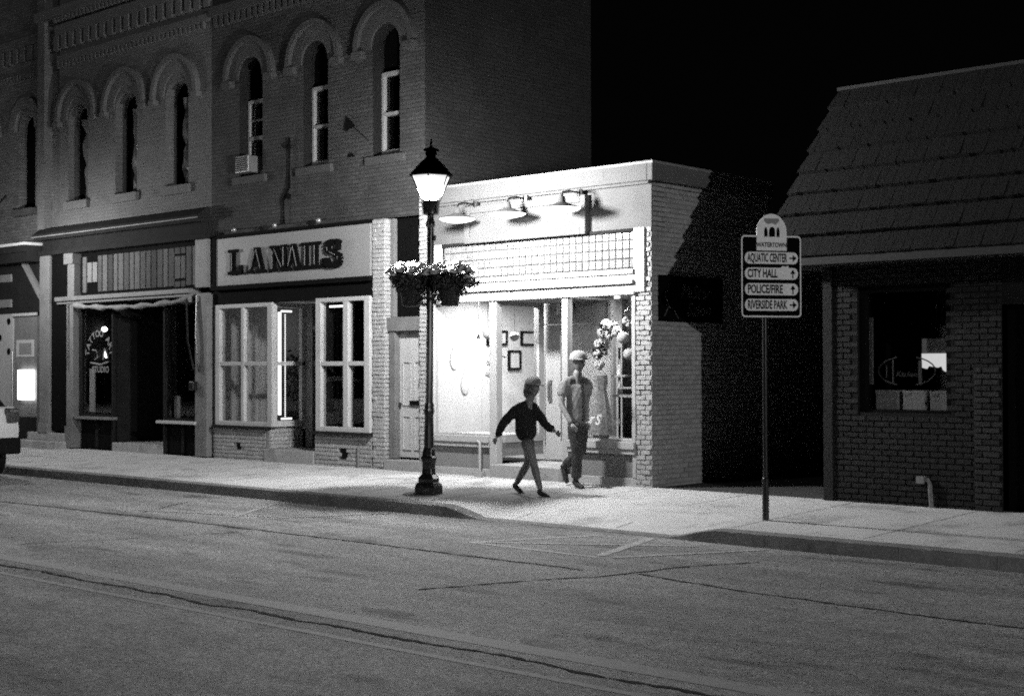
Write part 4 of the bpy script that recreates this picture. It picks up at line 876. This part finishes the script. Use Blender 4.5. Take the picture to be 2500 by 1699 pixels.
# ================================================================ STREET LAMPS
LX, LY, LZ = -13.33, -2.15, -.062
def make_lamp(loc, label, tilt=(0, 0, 0)):
    o = root('street_lamp', loc, label, 'street lamp', 'old style street lamps along the pavement', rot=tilt)
    # local coordinates: z = 0 at the pavement, 0.062 below world zero
    b = .062
    mb = MB(); mb.lathe([(.34, -.02), (.34, .006)], 0, 0, 28); mb.build('concrete_pad', M['kerb'], o)
    mb = MB(); mb.lathe([(.20, 0), (.20, .1), (.185, .13), (.14, .16), (.15, .19), (.152, .21), (.13, .235), (.10, .27), (.092, .34), (.094, .42), (.108, .46), (.118, .475), (.112, .49), (.098, .51), (.094, .54), (.087, .57), (.083, .60), (.066, .62)], 0, 0, 8, ph=R(22.5), cap=True)
    mb.build('base', M['iron'], o, bevel=.006)
    mb = MB(); mb.lathe([(.068, .60), (.066, .66), (.062, .9), (.058, 1.04), (.07, 1.08), (.07, 1.12), (.06, 1.15), (.067, 1.18), (.05, 1.22), (.049, 3.3), (.047, 3.54), (.065, 3.56), (.065, 3.60), (.046, 3.64), (.046, 3.71)], 0, 0, 20, mod=lambda k, z: (1 if k % 2 else .93) if z < 3.5 else 1)
    mb.build('post', M['iron'], o, smooth=True)
    mb = MB(); mb.lathe([(.05, 3.70), (.115, 3.715), (.118, 3.84), (.125, 3.85), (.125, 3.895)], 0, 0, 16); mb.build('ballast_housing', M['iron'], o, smooth=True)
    mb = MB(); mb.box(.045, .085, -.02, .02, 3.36, 3.43); mb.build('outlet_box', M['iron'], o)
    mb = MB(); mb.lathe([(.124, 3.895), (.272, 4.225)], 0, 0, 6, ph=R(8), cap=False); mb.build('lantern_glass', M['lit'], o)
    mb = MB()
    for k in range(6):
        t = R(8)+2*math.pi*k/6; mb.tube([(.127*math.cos(t), .127*math.sin(t), 3.895), (.276*math.cos(t), .276*math.sin(t), 4.225)], .010, 5)
    mb.build('lantern_ribs', M['blackout'], o)  # near-black colour cancels the bulb's light on ribs and roof
    mb = MB(); mb.lathe([(.27, 4.215), (.29, 4.225), (.285, 4.24), (.2, 4.34), (.12, 4.42), (.062, 4.475), (.066, 4.50), (.078, 4.52), (.072, 4.545), (.105, 4.56), (.1, 4.575), (.04, 4.60), (.014, 4.62), (.012, 4.65), (.018, 4.665), (.012, 4.68), (.006, 4.72)], 0, 0, 24); mb.build('lantern_roof', M['blackout'], o, smooth=True)
    mb = MB(); mb.ball((0, 0, 4.06), .035, seg=10, ring=8, sc_=(1, 1, 1.6)); mb.build('bulb', M['bulbclear'], o)
    l = bpy.data.lights.new('lamp_light', 'POINT'); l.energy = P_POST; l.shadow_soft_size = .17
    lo = bpy.data.objects.new('lamp_light', l); COL.objects.link(lo); lo.parent = o; lo.location = (0, 0, 4.06)
    lo.visible_camera = True
    return o
lampo = make_lamp((LX, LY, LZ), 'black old style street lamp glowing on the pavement before the white shop', tilt=(0, R(.75), 0))
mb = MB(); mb.tube([(-.26, 0, 2.93), (0, 0, 2.98), (.26, 0, 2.93)], .014); mb.tube([(-.3, 0, 2.93), (-.3, 0, 2.8)], .008); mb.tube([(.3, 0, 2.93), (.3, 0, 2.8)], .008); mb.build('basket_arm', M['iron'], lampo)
# the next lamp along the pavement, just out of the frame on the left: a copy
lamp2 = lampo.copy(); COL.objects.link(lamp2); lamp2.location = (-25.6, LY, LZ); lamp2.rotation_euler = (0, 0, 0)
lamp2['label'] = 'black old style street lamp beyond the left edge of the photo'
for c in list(lampo.children):
    k = c.copy(); COL.objects.link(k); k.parent = lamp2
    if k.type == 'LIGHT': k.data = k.data.copy(); k.data.energy = P_POST*.28
# flower baskets
def leafcol(seed): return random.Random(seed)
for bi, (dx, lab) in enumerate(((-.27, 'left flower basket hung on the street lamp, in front of the black door transom'), (.27, 'right flower basket hung on the street lamp, trailing stems over the white shop'))):
    bx_, by_ = LX+.04+dx*.86, LY+dx*.5
    o = root('flower_basket', (bx_, by_, 2.4), lab, 'flower basket', 'flower baskets on the street lamp')
    mb = MB(); mb.lathe([(.105, 2.43), (.112, 2.44), (.175, 2.76), (.182, 2.78)], bx_, by_, 18); mb.build('pot', M['pot'], o, smooth=True)
    rn = leafcol(20+bi); mb = MB()
    leafcloud(mb, (bx_, by_, 2.80), (.31, .28, .13), 1200, .03, rn); leafcloud(mb, (bx_, by_, 2.72), (.27, .25, .13), 600, .028, rn)
    if bi: leafcloud(mb, (bx_+.33, by_+.05, 2.72), (.14, .1, .07), 120, .028, rn); leafcloud(mb, (bx_+.18, by_+.05, 2.6), (.1, .08, .04), 50, .024, rn)
    leafcloud(mb, (bx_-dx*.6, by_-dx*.3, 2.62), (.12, .12, .2), 220, .028, rn)
    mb.build('foliage', M['leaf'], o)
    mb = MB()
    for _ in range(250):
        t = rn.uniform(0, 2*math.pi); q = math.sqrt(rn.random())*.36; px, py = bx_+q*math.cos(t), by_+q*math.sin(t)*.9; pz = 2.985-.75*q*q+rn.uniform(-.07, .04)
        if bi and rn.random() < .06: px, py, pz = bx_+rn.uniform(.25, .45), by_, 2.76+rn.uniform(-.08, .06)
        nrm = Vector((rn.uniform(-.4, .4), rn.uniform(-.6, .1), rn.uniform(.7, 1))).normalized(); u = nrm.cross(Vector((1, .2, .3))).normalized(); v = nrm.cross(u); s = rn.uniform(.038, .058)
        c0 = Vector((px, py, pz)); ring = [c0+(u*math.cos(R(36*k))+v*math.sin(R(36*k)))*s*(1 if k % 2 == 0 else .72)+nrm*.012 for k in range(10)]
        for k in range(10): mb.poly([tuple(c0-nrm*.008), tuple(ring[k]), tuple(ring[(k+1) % 10])])
    mb.build('blossoms', M['petal'], o)

# tall street lights across the road, outside the frame, that light the facades
def tall(loc, energy, label, toward=1):
    o = root('tall_street_light', loc, label, 'street light', 'tall street lights behind the camera')
    x, y, z = loc; hgt = 7.7
    mb = MB(); mb.lathe([(.14, z), (.12, z+.3), (.09, z+.4), (.06, z+hgt)], x, y, 12); mb.build('pole', M['metal'], o, smooth=True)
    mb = MB(); mb.tube([(x, y, z+hgt), (x, y+.6, z+hgt+.25), (x, y+1.5, z+hgt+.3)], .03); mb.build('arm', M['metal'], o)
    mb = MB(); mb.box(x-.13, x+.13, y+1.4, y+1.95, z+hgt+.25, z+hgt+.36); mb.build('head', M['metal'], o, bevel=.03)
    l = bpy.data.lights.new('tall_light', 'POINT'); l.energy = energy; l.shadow_soft_size = .1
    lo = bpy.data.objects.new('tall_light', l); COL.objects.link(lo); lo.parent = o; lo.location = (0, 1.7, hgt+.1)
tall((20.9, -15.7, -.06), P_RIGHT, 'tall street light far to the right on the near pavement')
tall((-48.0, -15.7, -.06), P_LEFT, 'tall street light far to the left on the near pavement')
tall((-14.5, -15.7, -.06), P_NEAR, 'tall street light on the near pavement facing the nail shop')

# ================================================================ DIRECTION SIGN
SA = R(56)
sg = root('direction_sign', (-8.15, -2.01, -.05), 'black direction sign on a post listing aquatic center, city hall, police and park', 'sign', rot=(0, 0, SA))
PZ = 2.145+.05
mb = MB(); mb.lathe([(.04, 0), (.04, .45), (.03, .46), (.03, 2.5)], -.07, .03, 12); mb.build('post', M['iron'], sg, smooth=True)
def rrect(x0, x1, z0, z1, r, n=6):
    P = []
    for cx, cz, a in ((x1-r, z0+r, -90), (x1-r, z1-r, 0), (x0+r, z1-r, 90), (x0+r, z0+r, 180)):
        for k in range(n+1): t = R(a+90*k/n); P.append((cx+r*math.cos(t), cz+r*math.sin(t)))
    return P
SW = .405
def rr_prism(x0, x1, z0, z1, r, ya, yb, m, name, par):
    mb = MB(); mb.prism(rrect(x0, x1, z0, z1, r), 'y', ya, yb); return mb.build(name, m, par)
pn = rr_prism(-SW, SW, PZ, PZ+.9, .05, -.012, .0, M['signb'], 'panel', sg)
mb = MB(); A = rrect(-SW+.006, SW-.006, PZ+.006, PZ+.894, .046); B = rrect(-SW+.022, SW-.022, PZ+.022, PZ+.878, .032)
for i in range(len(A)):
    j = (i+1) % len(A); mb.quad((A[i][0], -.015, A[i][1]), (A[j][0], -.015, A[j][1]), (B[j][0], -.015, B[j][1]), (B[i][0], -.015, B[i][1]))
mb.build('border', M['signw'], sg)
rows = (('AQUATIC CENTER', 'r'), ('CITY HALL', 'u'), ('POLICE/FIRE', 'u'), ('RIVERSIDE PARK', 'r'))
for i, (t, a) in enumerate(rows):
    zc = PZ+.65-i*.17
    pl = rr_prism(-.355, .355, zc-.064, zc+.064, .062, -.018, -.012, M['signw'], 'name_plate', sg)
    wd = {0: .53, 1: .40, 2: .47, 3: .53}[i]
    me = text_mesh(t, .128, align='LEFT', bold=.004); wx = max(v.co.x for v in me.vertices)
    put_text('lettering', t, .128, M['signb'], faceY(-.32, -.0195, zc-.002), pl, align='LEFT', bold=.004, sx=wd/wx)
    mb = MB(); c = .285
    if a == 'r': mb.prism([(c-.045, zc-.008), (c, zc-.008), (c, zc-.04), (c+.05, zc), (c, zc+.04), (c, zc+.008), (c-.045, zc+.008)], 'y', -.0195, -.018)
    else: mb.prism([(c-.008, zc-.05), (c+.008, zc-.05), (c+.008, zc), (c+.036, zc), (c, zc+.048), (c-.036, zc), (c-.008, zc)], 'y', -.0195, -.018)
    mb.build('arrow', M['signb'], pl)
    if i == 1:
        mb = MB(); mb.prism([(.1, zc+.0), (.2, zc-.02), (.25, zc+.03), (.22, zc+.09), (.19, zc+.075), (.15, zc+.085), (.11, zc+.06)], 'y', -.021, -.0188); mb.build('sticker', M['paper'], pl)
sg.scale = (.88, 1, 1)
# domed top plate with the town's arches
T = PZ+.73; mb = MB(); P = [(-.2, T), (.2, T)]+[(.2*math.cos(R(a)), T+.2+.2*math.sin(R(a))) for a in range(0, 181, 10)]
mb.prism(P, 'y', -.026, -.0155); tp_ = mb.build('crest_plate', M['signw'], sg)
mb = MB()
for x0, x1 in ((-.1, -.055), (-.035, .045), (.065, .105)):
    c = (x0+x1)/2; w2 = (x1-x0)/2
    pts = [(x0, T+.15), (x1, T+.15)]+[(c+w2*math.cos(R(a)), T+.205+(.055 if w2 > .03 else .05)*math.sin(R(a))) for a in range(0, 181, 20)]
    mb.prism(pts, 'y', -.028, -.026)
mb.build('arch_emblem', M['signb'], tp_)
mb = MB(); mb.prism([(-.1, T+.35), (-.1, T+.32), (-.05, T+.285), (0, T+.30), (.05, T+.28), (.1, T+.32), (.1, T+.35)], 'y', -.0275, -.026); mb.build('arch_emblem', M['signg'], tp_)
put_text('lettering', 'WATERTOWN', .07, M['signb'], faceY(0, -.0275, T+.06), tp_, bold=.002, sx=.86)

# ================================================================ CAR (far left)
car = root('parked_car', (-23.75, -4.15, -.21), 'white car parked at the kerb, only its rear corner showing at the left edge', 'car')
def carprism(pts, y0, y1, z=1): return [(x, z_) for x, z_ in pts]
CX = -21.93
mb = MB()
S = [(CX-4.3, .28), (CX-.06, .30), (CX-.0, .62), (CX-.05, .85), (CX-.12, .98), (CX-.2, 1.0), (CX-3.0, .98), (CX-4.2, .78), (CX-4.35, .5)]
ys_ = [(-5.0, .94), (-4.96, .99), (-4.7, 1.0), (-3.6, 1.0), (-3.34, .99), (-3.3, .94)]
ring = []
for y, k in ys_: ring.append([(CX-2.15+(x-CX+2.15)*(.985 if k < .96 else (1 if k == 1 else .995)), y, z) for x, z in S])
n = len(S)
for r_ in ring: mb.v += r_
for i in range(len(ring)-1):
    for k in range(n): q = (k+1) % n; mb.f.append((i*n+k, (i+1)*n+k, (i+1)*n+q, i*n+q)); mb.m.append(0)
mb.f.append(tuple(range(n))); mb.f.append(tuple(range(5*n+n-1, 5*n-1, -1))); mb.m += [0, 0]
mb.v = [(x, y, z-.02) for x, y, z in mb.v]
body = mb.build('body', M['carw'], car, smooth=True)
mb = MB(); Gp = [(CX-.28, .96), (CX-.62, 1.34), (CX-1.0, 1.42), (CX-2.3, 1.42), (CX-3.1, .96)]
for a, b, s in ((-4.92, -3.38, 1.0),):
    A = [(x, a+(.14 if z > 1 else 0), z) for x, z in Gp]; B = [(x, b-(.14 if z > 1 else 0), z) for x, z in Gp]; k0 = len(mb.v); mb.v += A+B
    mb.f.append((k0, k0+1, k0+2, k0+3, k0+4)); mb.f.append((k0+9, k0+8, k0+7, k0+6, k0+5)); mb.m += [0, 0]
    for k in range(5): q = (k+1) % 5; mb.f.append((k0+k, k0+5+k, k0+5+q, k0+q)); mb.m.append(0)
mb.build('windows', M['carg'], car, bevel=.02)
mb = MB(); mb.prism([(CX-.60, 1.345), (CX-1.0, 1.445), (CX-2.3, 1.445), (CX-2.4, 1.39), (CX-1.0, 1.39)][::-1], 'y', -4.8, -3.5); mb.build('roof', M['carw'], car, bevel=.02)
mb = MB(); mb.box(CX-.12, CX+.1, -4.98, -3.32, .2, .47); mb.build('bumper', M['rubber'], car, bevel=.04)
for y0 in (-4.96, -3.52): mb = MB(); mb.box(CX-.16, CX+.03, y0, y0+.2, .72, .96); t = mb.build('tail_light', M['lampred'], car, bevel=.02); mb = MB(); mb.box(CX-.15, CX+.036, y0+.03, y0+.17, .9, .935); mb.build('lens_trim', M['chrome'], t)
for x in (CX-.85, CX-3.5):
    for y in (-4.95, -3.35):
        mb = MB(); mb.lathe([(.2, -.09), (.3, -.1), (.32, -.07), (.32, .07), (.3, .1), (.2, .09)], 0, 0, 24); mb.v = [(x+a, y+c, .11+b) for a, b, c in mb.v]; wl = mb.build('wheel', M['rubber'], car, smooth=True)
        mb = MB(); mb.lathe([(.19, -.08), (.19, .08)], 0, 0, 16); mb.v = [(x+a, y+c, .11+b) for a, b, c in mb.v]; mb.build('rim', M['metal'], wl)

# ================================================================ PEOPLE
def skin_bm(chains, levels=2):
    """chains: list of [(pos, radius), ...]; points with equal positions are shared; returns an evaluated mesh"""
    verts, edges, rad, key = [], [], [], {}
    for ch in chains:
        prev = None
        for p, r_ in ch:
            k = tuple(round(c, 4) for c in p)
            if k not in key: key[k] = len(verts); verts.append(p); rad.append(r_)
            if prev is not None: edges.append((prev, key[k]))
            prev = key[k]
    bm = bmesh.new(); lay = bm.verts.layers.skin.verify(); V = [bm.verts.new(v) for v in verts]
    for i, v in enumerate(V):
        r_ = rad[i]; v[lay].radius = r_ if isinstance(r_, tuple) else (r_, r_); v[lay].use_root = (i == 0)
    for a, b in edges: bm.edges.new((V[a], V[b]))
    me = bpy.data.meshes.new('s'); bm.to_mesh(me); bm.free()
    o = bpy.data.objects.new('s', me); COL.objects.link(o)
    s = o.modifiers.new('skin', 'SKIN'); s.use_smooth_shade = True; s.branch_smoothing = .4
    u = o.modifiers.new('sub', 'SUBSURF'); u.levels = levels; u.render_levels = levels
    dg = bpy.context.evaluated_depsgraph_get(); ev = o.evaluated_get(dg); out = bpy.data.meshes.new_from_object(ev)
    bpy.data.objects.remove(o); return out
def join_build(name, meshes, m, parent, vox=0.0, smooth=6, fold=0.0):
    bm = bmesh.new()
    for me in meshes:
        b1 = bmesh.new(); b1.from_mesh(me); bmesh.ops.remove_doubles(b1, verts=b1.verts, dist=1e-5)
        bmesh.ops.recalc_face_normals(b1, faces=b1.faces)
        if b1.calc_volume(signed=True) < 0: bmesh.ops.reverse_faces(b1, faces=b1.faces)
        b1.to_mesh(me); b1.free(); bm.from_mesh(me)
    me = bpy.data.meshes.new(name); bm.to_mesh(me); bm.free()
    if vox:
        o = bpy.data.objects.new('t', me); COL.objects.link(o)
        r_ = o.modifiers.new('r', 'REMESH'); r_.mode = 'VOXEL'; r_.voxel_size = vox
        q = o.modifiers.new('s', 'SMOOTH'); q.factor = .5; q.iterations = smooth
        me = bpy.data.meshes.new_from_object(o.evaluated_get(bpy.context.evaluated_depsgraph_get())); bpy.data.objects.remove(o)
        if fold:
            me.calc_loop_triangles()
            for v in me.vertices:
                p = v.co; k = mnoise.noise(Vector((p.x*16, p.y*16, p.z*7)))+.6*mnoise.noise(Vector((p.x*31, p.y*31, p.z*17)))
                v.co = p+v.normal*k*fold
        me.name = name
    me.materials.clear(); me.materials.append(m)
    for p in me.polygons: p.use_smooth = True; p.material_index = 0
    me.transform(Matrix.Translation(-ORG[parent.name])); o = bpy.data.objects.new(name, me); COL.objects.link(o); o.parent = parent; ORG[o.name] = ORG[parent.name]
    return o
def head_mesh(c, s, face):
    """c centre, s head height; face = direction of the nose (unit, horizontal-ish)"""
    f = Vector(face).normalized(); u = Vector((0, 0, 1)); u = (u-f*u.dot(f)).normalized(); l = u.cross(f)
    bm = bmesh.new(); bmesh.ops.create_uvsphere(bm, u_segments=28, v_segments=20, radius=1)
    for v in bm.verts:
        x, y, z = v.co.x, v.co.y, v.co.z     # x = forward, y = left, z = up
        X = x*.40; Y = y*.31; Z = z*.5
        if z < 0: Y *= 1+.38*z; X *= 1+.18*z
        if x > 0:
            X += .05*math.exp(-((y/.16)**2+((z+.12)/.14)**2))*1.6      # nose
            X -= .03*math.exp(-(((abs(y)-.36)/.16)**2+((z-.02)/.1)**2))  # eye sockets
            X += .02*math.exp(-((y/.3)**2+((z+.48)/.08)**2))           # lips
            X -= .015*math.exp(-((y/.4)**2+((z+.41)/.03)**2))
            X += .03*math.exp(-((y/.3)**2+((z+.8)/.2)**2))             # chin
        e = math.exp(-(((x+.05)/.16)**2+((z+.02)/.22)**2))
        if abs(y) > .9: Y += .05*e*(1 if y > 0 else -1)
        v.co = Vector(c)+(f*X+l*Y+u*Z)*s
    me = bpy.data.meshes.new('h'); bm.to_mesh(me); bm.free(); return me
def hand_mesh(wrist, d, palm_n, s=1.0):
    """five curled fingers on a palm; d = pointing direction, palm_n = palm normal"""
    d = Vector(d).normalized(); n = Vector(palm_n); n = (n-d*n.dot(d)).normalized(); a = d.cross(n); W = Vector(wrist); out = []
    out.append(skin_bm([[(tuple(W), .024*s), (tuple(W+d*.04*s), (.036*s)), (tuple(W+d*.08*s), .034*s)]], 1))
    for k, (o_, L) in enumerate(((-.027, .062), (-.009, .072), (.010, .068), (.028, .052))):
        p = W+d*.075*s+a*o_*s; q = p+(d*.8+n*.35)*L*.55*s; r_ = q+(d*.35+n*.8)*L*.5*s
        out.append(skin_bm([[(tuple(p-d*.02*s), .010*s), (tuple(p), .0095*s), (tuple(q), .0088*s), (tuple(r_), .0075*s)]], 1))
    p = W+d*.025*s-a*.024*s; q = p+(d*.6-a*.6+n*.2)*.04*s; r_ = q+(d*.8+n*.5)*.03*s
    out.append(skin_bm([[(tuple(p), .012*s), (tuple(q), .0105*s), (tuple(r_), .008*s)]], 1))
    return out
def shoe(ankle, toe, s=1.0):
    A, T = Vector(ankle), Vector(toe); d = (T-A); d.z *= .6; d.normalize(); dn = Vector((0, 0, -1)); base = A+dn*.045*s
    return skin_bm([[(tuple(A+Vector((0, 0, .03))), .05*s), (tuple(base-d*.03*s), .046*s), (tuple(base+d*.07*s), .042*s), (tuple(base+d*.15*s-Vector((0, 0, .008))), .035*s), (tuple(base+d*.19*s-Vector((0, 0, .012))), .026*s)]], 2)
def person(J, loc, label, s, mats, face, sleeve, legs, girth=1.0):
    o = root('person', loc, label, 'person')
    hs = s; s = s*girth
    pel, ch, nk, hd = J['pel'], J['chest'], J['neck'], J['head']; mid = tuple((Vector(pel)+Vector(ch))/2)
    body = [[(tuple(Vector(pel)-Vector((0, 0, .03))), .112*s), (mid, .085*s), (ch, .096*s), (nk, .058*s), (tuple(Vector(nk).lerp(Vector(hd), .6)), .052*s)]]
    for k in 'LR':
        body.append([(ch, .09*s), (J['sh'+k], .046*s), (J['el'+k], .038*s), (J['wr'+k], .025*s)])
        body.append([(J['hp'+k], .088*s), (tuple(Vector(J['hp'+k]).lerp(Vector(J['kn'+k]), .4)), .075*s), (J['kn'+k], .052*s), (tuple(Vector(J['kn'+k]).lerp(Vector(J['an'+k]), .35)), .052*s), (J['an'+k], .035*s)])
    ms = [skin_bm([c]) for c in body]+[head_mesh(hd, .235*hs, face)]
    for k in 'LR':
        d = Vector(J['wr'+k])-Vector(J['el'+k]); ms += hand_mesh(J['wr'+k], d, (0, 1 if k == 'R' else -1, .1), hs)
    b = join_build('body', ms, mats['skin'], o, vox=.006, smooth=2)
    # shirt
    hem = Vector(pel)-Vector((0, 0, .08 if sleeve == 'long' else .14)); fat = 1.1 if sleeve == 'long' else 1.0
    t = [[[(tuple(hem), .14*s*fat), (mid, .128*s*fat), (ch, .142*s), (tuple(Vector(ch).lerp(Vector(nk), .8)), .075*s)]]]
    for k in 'LR':
        e = Vector(J['sh'+k]).lerp(Vector(J['el'+k]), .7) if sleeve == 'short' else Vector(J['el'+k])
        t.append([[(tuple(Vector(nk)-Vector((0, 0, .03))), .062*s), (tuple(Vector(nk).lerp(Vector(J['sh'+k]), .55)), .066*s), (tuple(Vector(J['sh'+k]).lerp(e, .12)), .066*s)]])
        c = [(ch, .12*s), (J['sh'+k], .070*s), (tuple(Vector(J['sh'+k]).lerp(e, .5)), .064*s), (tuple(e), .060*s)]
        if sleeve == 'long': c.append((tuple(Vector(J['el'+k]).lerp(Vector(J['wr'+k]), .9)), .048*s))
        t.append([c])
    join_build('shirt' if sleeve == 'short' else 'sweatshirt', [skin_bm(c) for c in t], mats['top'], o, vox=.012, smooth=14, fold=.011)
    q = []
    for k in 'LR':
        H, K, A = Vector(J['hp'+k]), Vector(J['kn'+k]), Vector(J['an'+k])
        if legs == 'long': q.append([(tuple(H+Vector((0, 0, .02))), .1*s), (tuple(H.lerp(K, .5)), .085*s), (tuple(K), .068*s), (tuple(K.lerp(A, .5)), .064*s), (tuple(K.lerp(A, 1.0)), .064*s)])
        else: q.append([(tuple(H+Vector((0, 0, .02))), .098*s), (tuple(H.lerp(K, .5)), .085*s)])
    join_build('trousers' if legs == 'long' else 'shorts', [skin_bm([c]) for c in q]+[skin_bm([[(tuple(Vector(pel)+Vector((0, 0, .08))), .12*s), (tuple(Vector(pel)-Vector((0, 0, .03))), .125*s)]])], mats['legs'], o, vox=.012, smooth=8, fold=.009)
    for k in 'LR':
        join_build('shoe', [shoe(J['an'+k], J['to'+k], hs)], mats['shoe'], o)
    return o
man = person(dict(pel=(-12.17, -.45, .90), chest=(-12.19, -.45, 1.25), neck=(-12.17, -.45, 1.48), head=(-12.13, -.46, 1.67),
    shR=(-12.28, -.63, 1.40), elR=(-12.24, -.70, 1.10), wrR=(-12.05, -.72, .86), shL=(-12.11, -.27, 1.40), elL=(-12.22, -.2, 1.11), wrL=(-12.2, -.2, .86),
    hpR=(-12.15, -.54, .86), knR=(-12.10, -.54, .46), anR=(-12.12, -.54, .085), toR=(-11.95, -.6, .02), hpL=(-12.18, -.36, .86), knL=(-12.2, -.33, .47), anL=(-12.52, -.32, .25), toL=(-12.47, -.34, .08)),
    (-12.15, -.45, -.01), 'person in white cap, grey shirt and dark jeans walking past the lit shop door', 1.06,
    dict(skin=M['skin'], top=M['tee'], legs=M['jeans'], shoe=M['shoe']), (.93, -.36, -.05), 'short', 'long', 1.12)
mb = MB(); c = Vector((-12.14, -.46, 1.70)); mb.lathe([(.122, .0), (.122, .04), (.105, .085), (.06, .118), (.001, .128)], 0, 0, 20); mb.prism([(.08, -.085), (.2, -.05), (.215, .0), (.2, .05), (.08, .085)], 'z', .0, .014)
ca, sa = math.cos(R(-21)), math.sin(R(-21)); mb.v = [(c.x+x*ca-y*sa, c.y+x*sa+y*ca, c.z+z+.02) for x, y, z in mb.v]; mb.build('cap', M['cap'], man, smooth=True)
wom = person(dict(pel=(-12.12, -1.55, .72), chest=(-12.15, -1.55, .99), neck=(-12.08, -1.55, 1.16), head=(-11.99, -1.55, 1.335),
    shR=(-12.17, -1.69, 1.09), elR=(-12.38, -1.73, .87), wrR=(-12.5, -1.72, .69), shL=(-12.08, -1.42, 1.08), elL=(-11.95, -1.38, .87), wrL=(-11.78, -1.37, .78),
    hpR=(-12.08, -1.62, .69), knR=(-11.94, -1.62, .38), anR=(-11.84, -1.6, .035), toR=(-11.68, -1.6, -.02), hpL=(-12.14, -1.48, .69), knL=(-12.16, -1.47, .38), anL=(-12.40, -1.45, .075), toL=(-12.28, -1.45, -.05)),
    (-12.1, -1.55, -.04), 'person in black sweatshirt and shorts striding past the street lamp toward the right', .86,
    dict(skin=M['tights'], top=M['sweat'], legs=M['shorts'], shoe=M['shoe']), (1, -.1, -.15), 'long', 'short', 1.22)
mb = MB(); c = Vector((-12.01, -1.55, 1.355)); mb.ball(tuple(c+Vector((-.02, 0, .01))), .105, seg=18, ring=12, sc_=(1.02, .86, 1.0)); mb.ball(tuple(c+Vector((-.09, 0, -.06))), .06, sc_=(1, 1, 1.5))
mb.v = [v for v in mb.v]; hb = mb.build('hair', M['hair'], wom, smooth=True)
mb = MB(); mb.lathe([(.108, .0), (.108, .03), (.09, .07), (.05, .1), (.001, .108)], 0, 0, 20); mb.prism([(.06, -.075), (.17, -.045), (.185, 0), (.17, .045), (.06, .075)], 'z', .0, .012)
mb.v = [(c.x+x*.95+z*.2, c.y+y*.95, c.z+z-x*.12+.045) for x, y, z in mb.v]; mb.build('cap', M['hat'], wom, smooth=True)
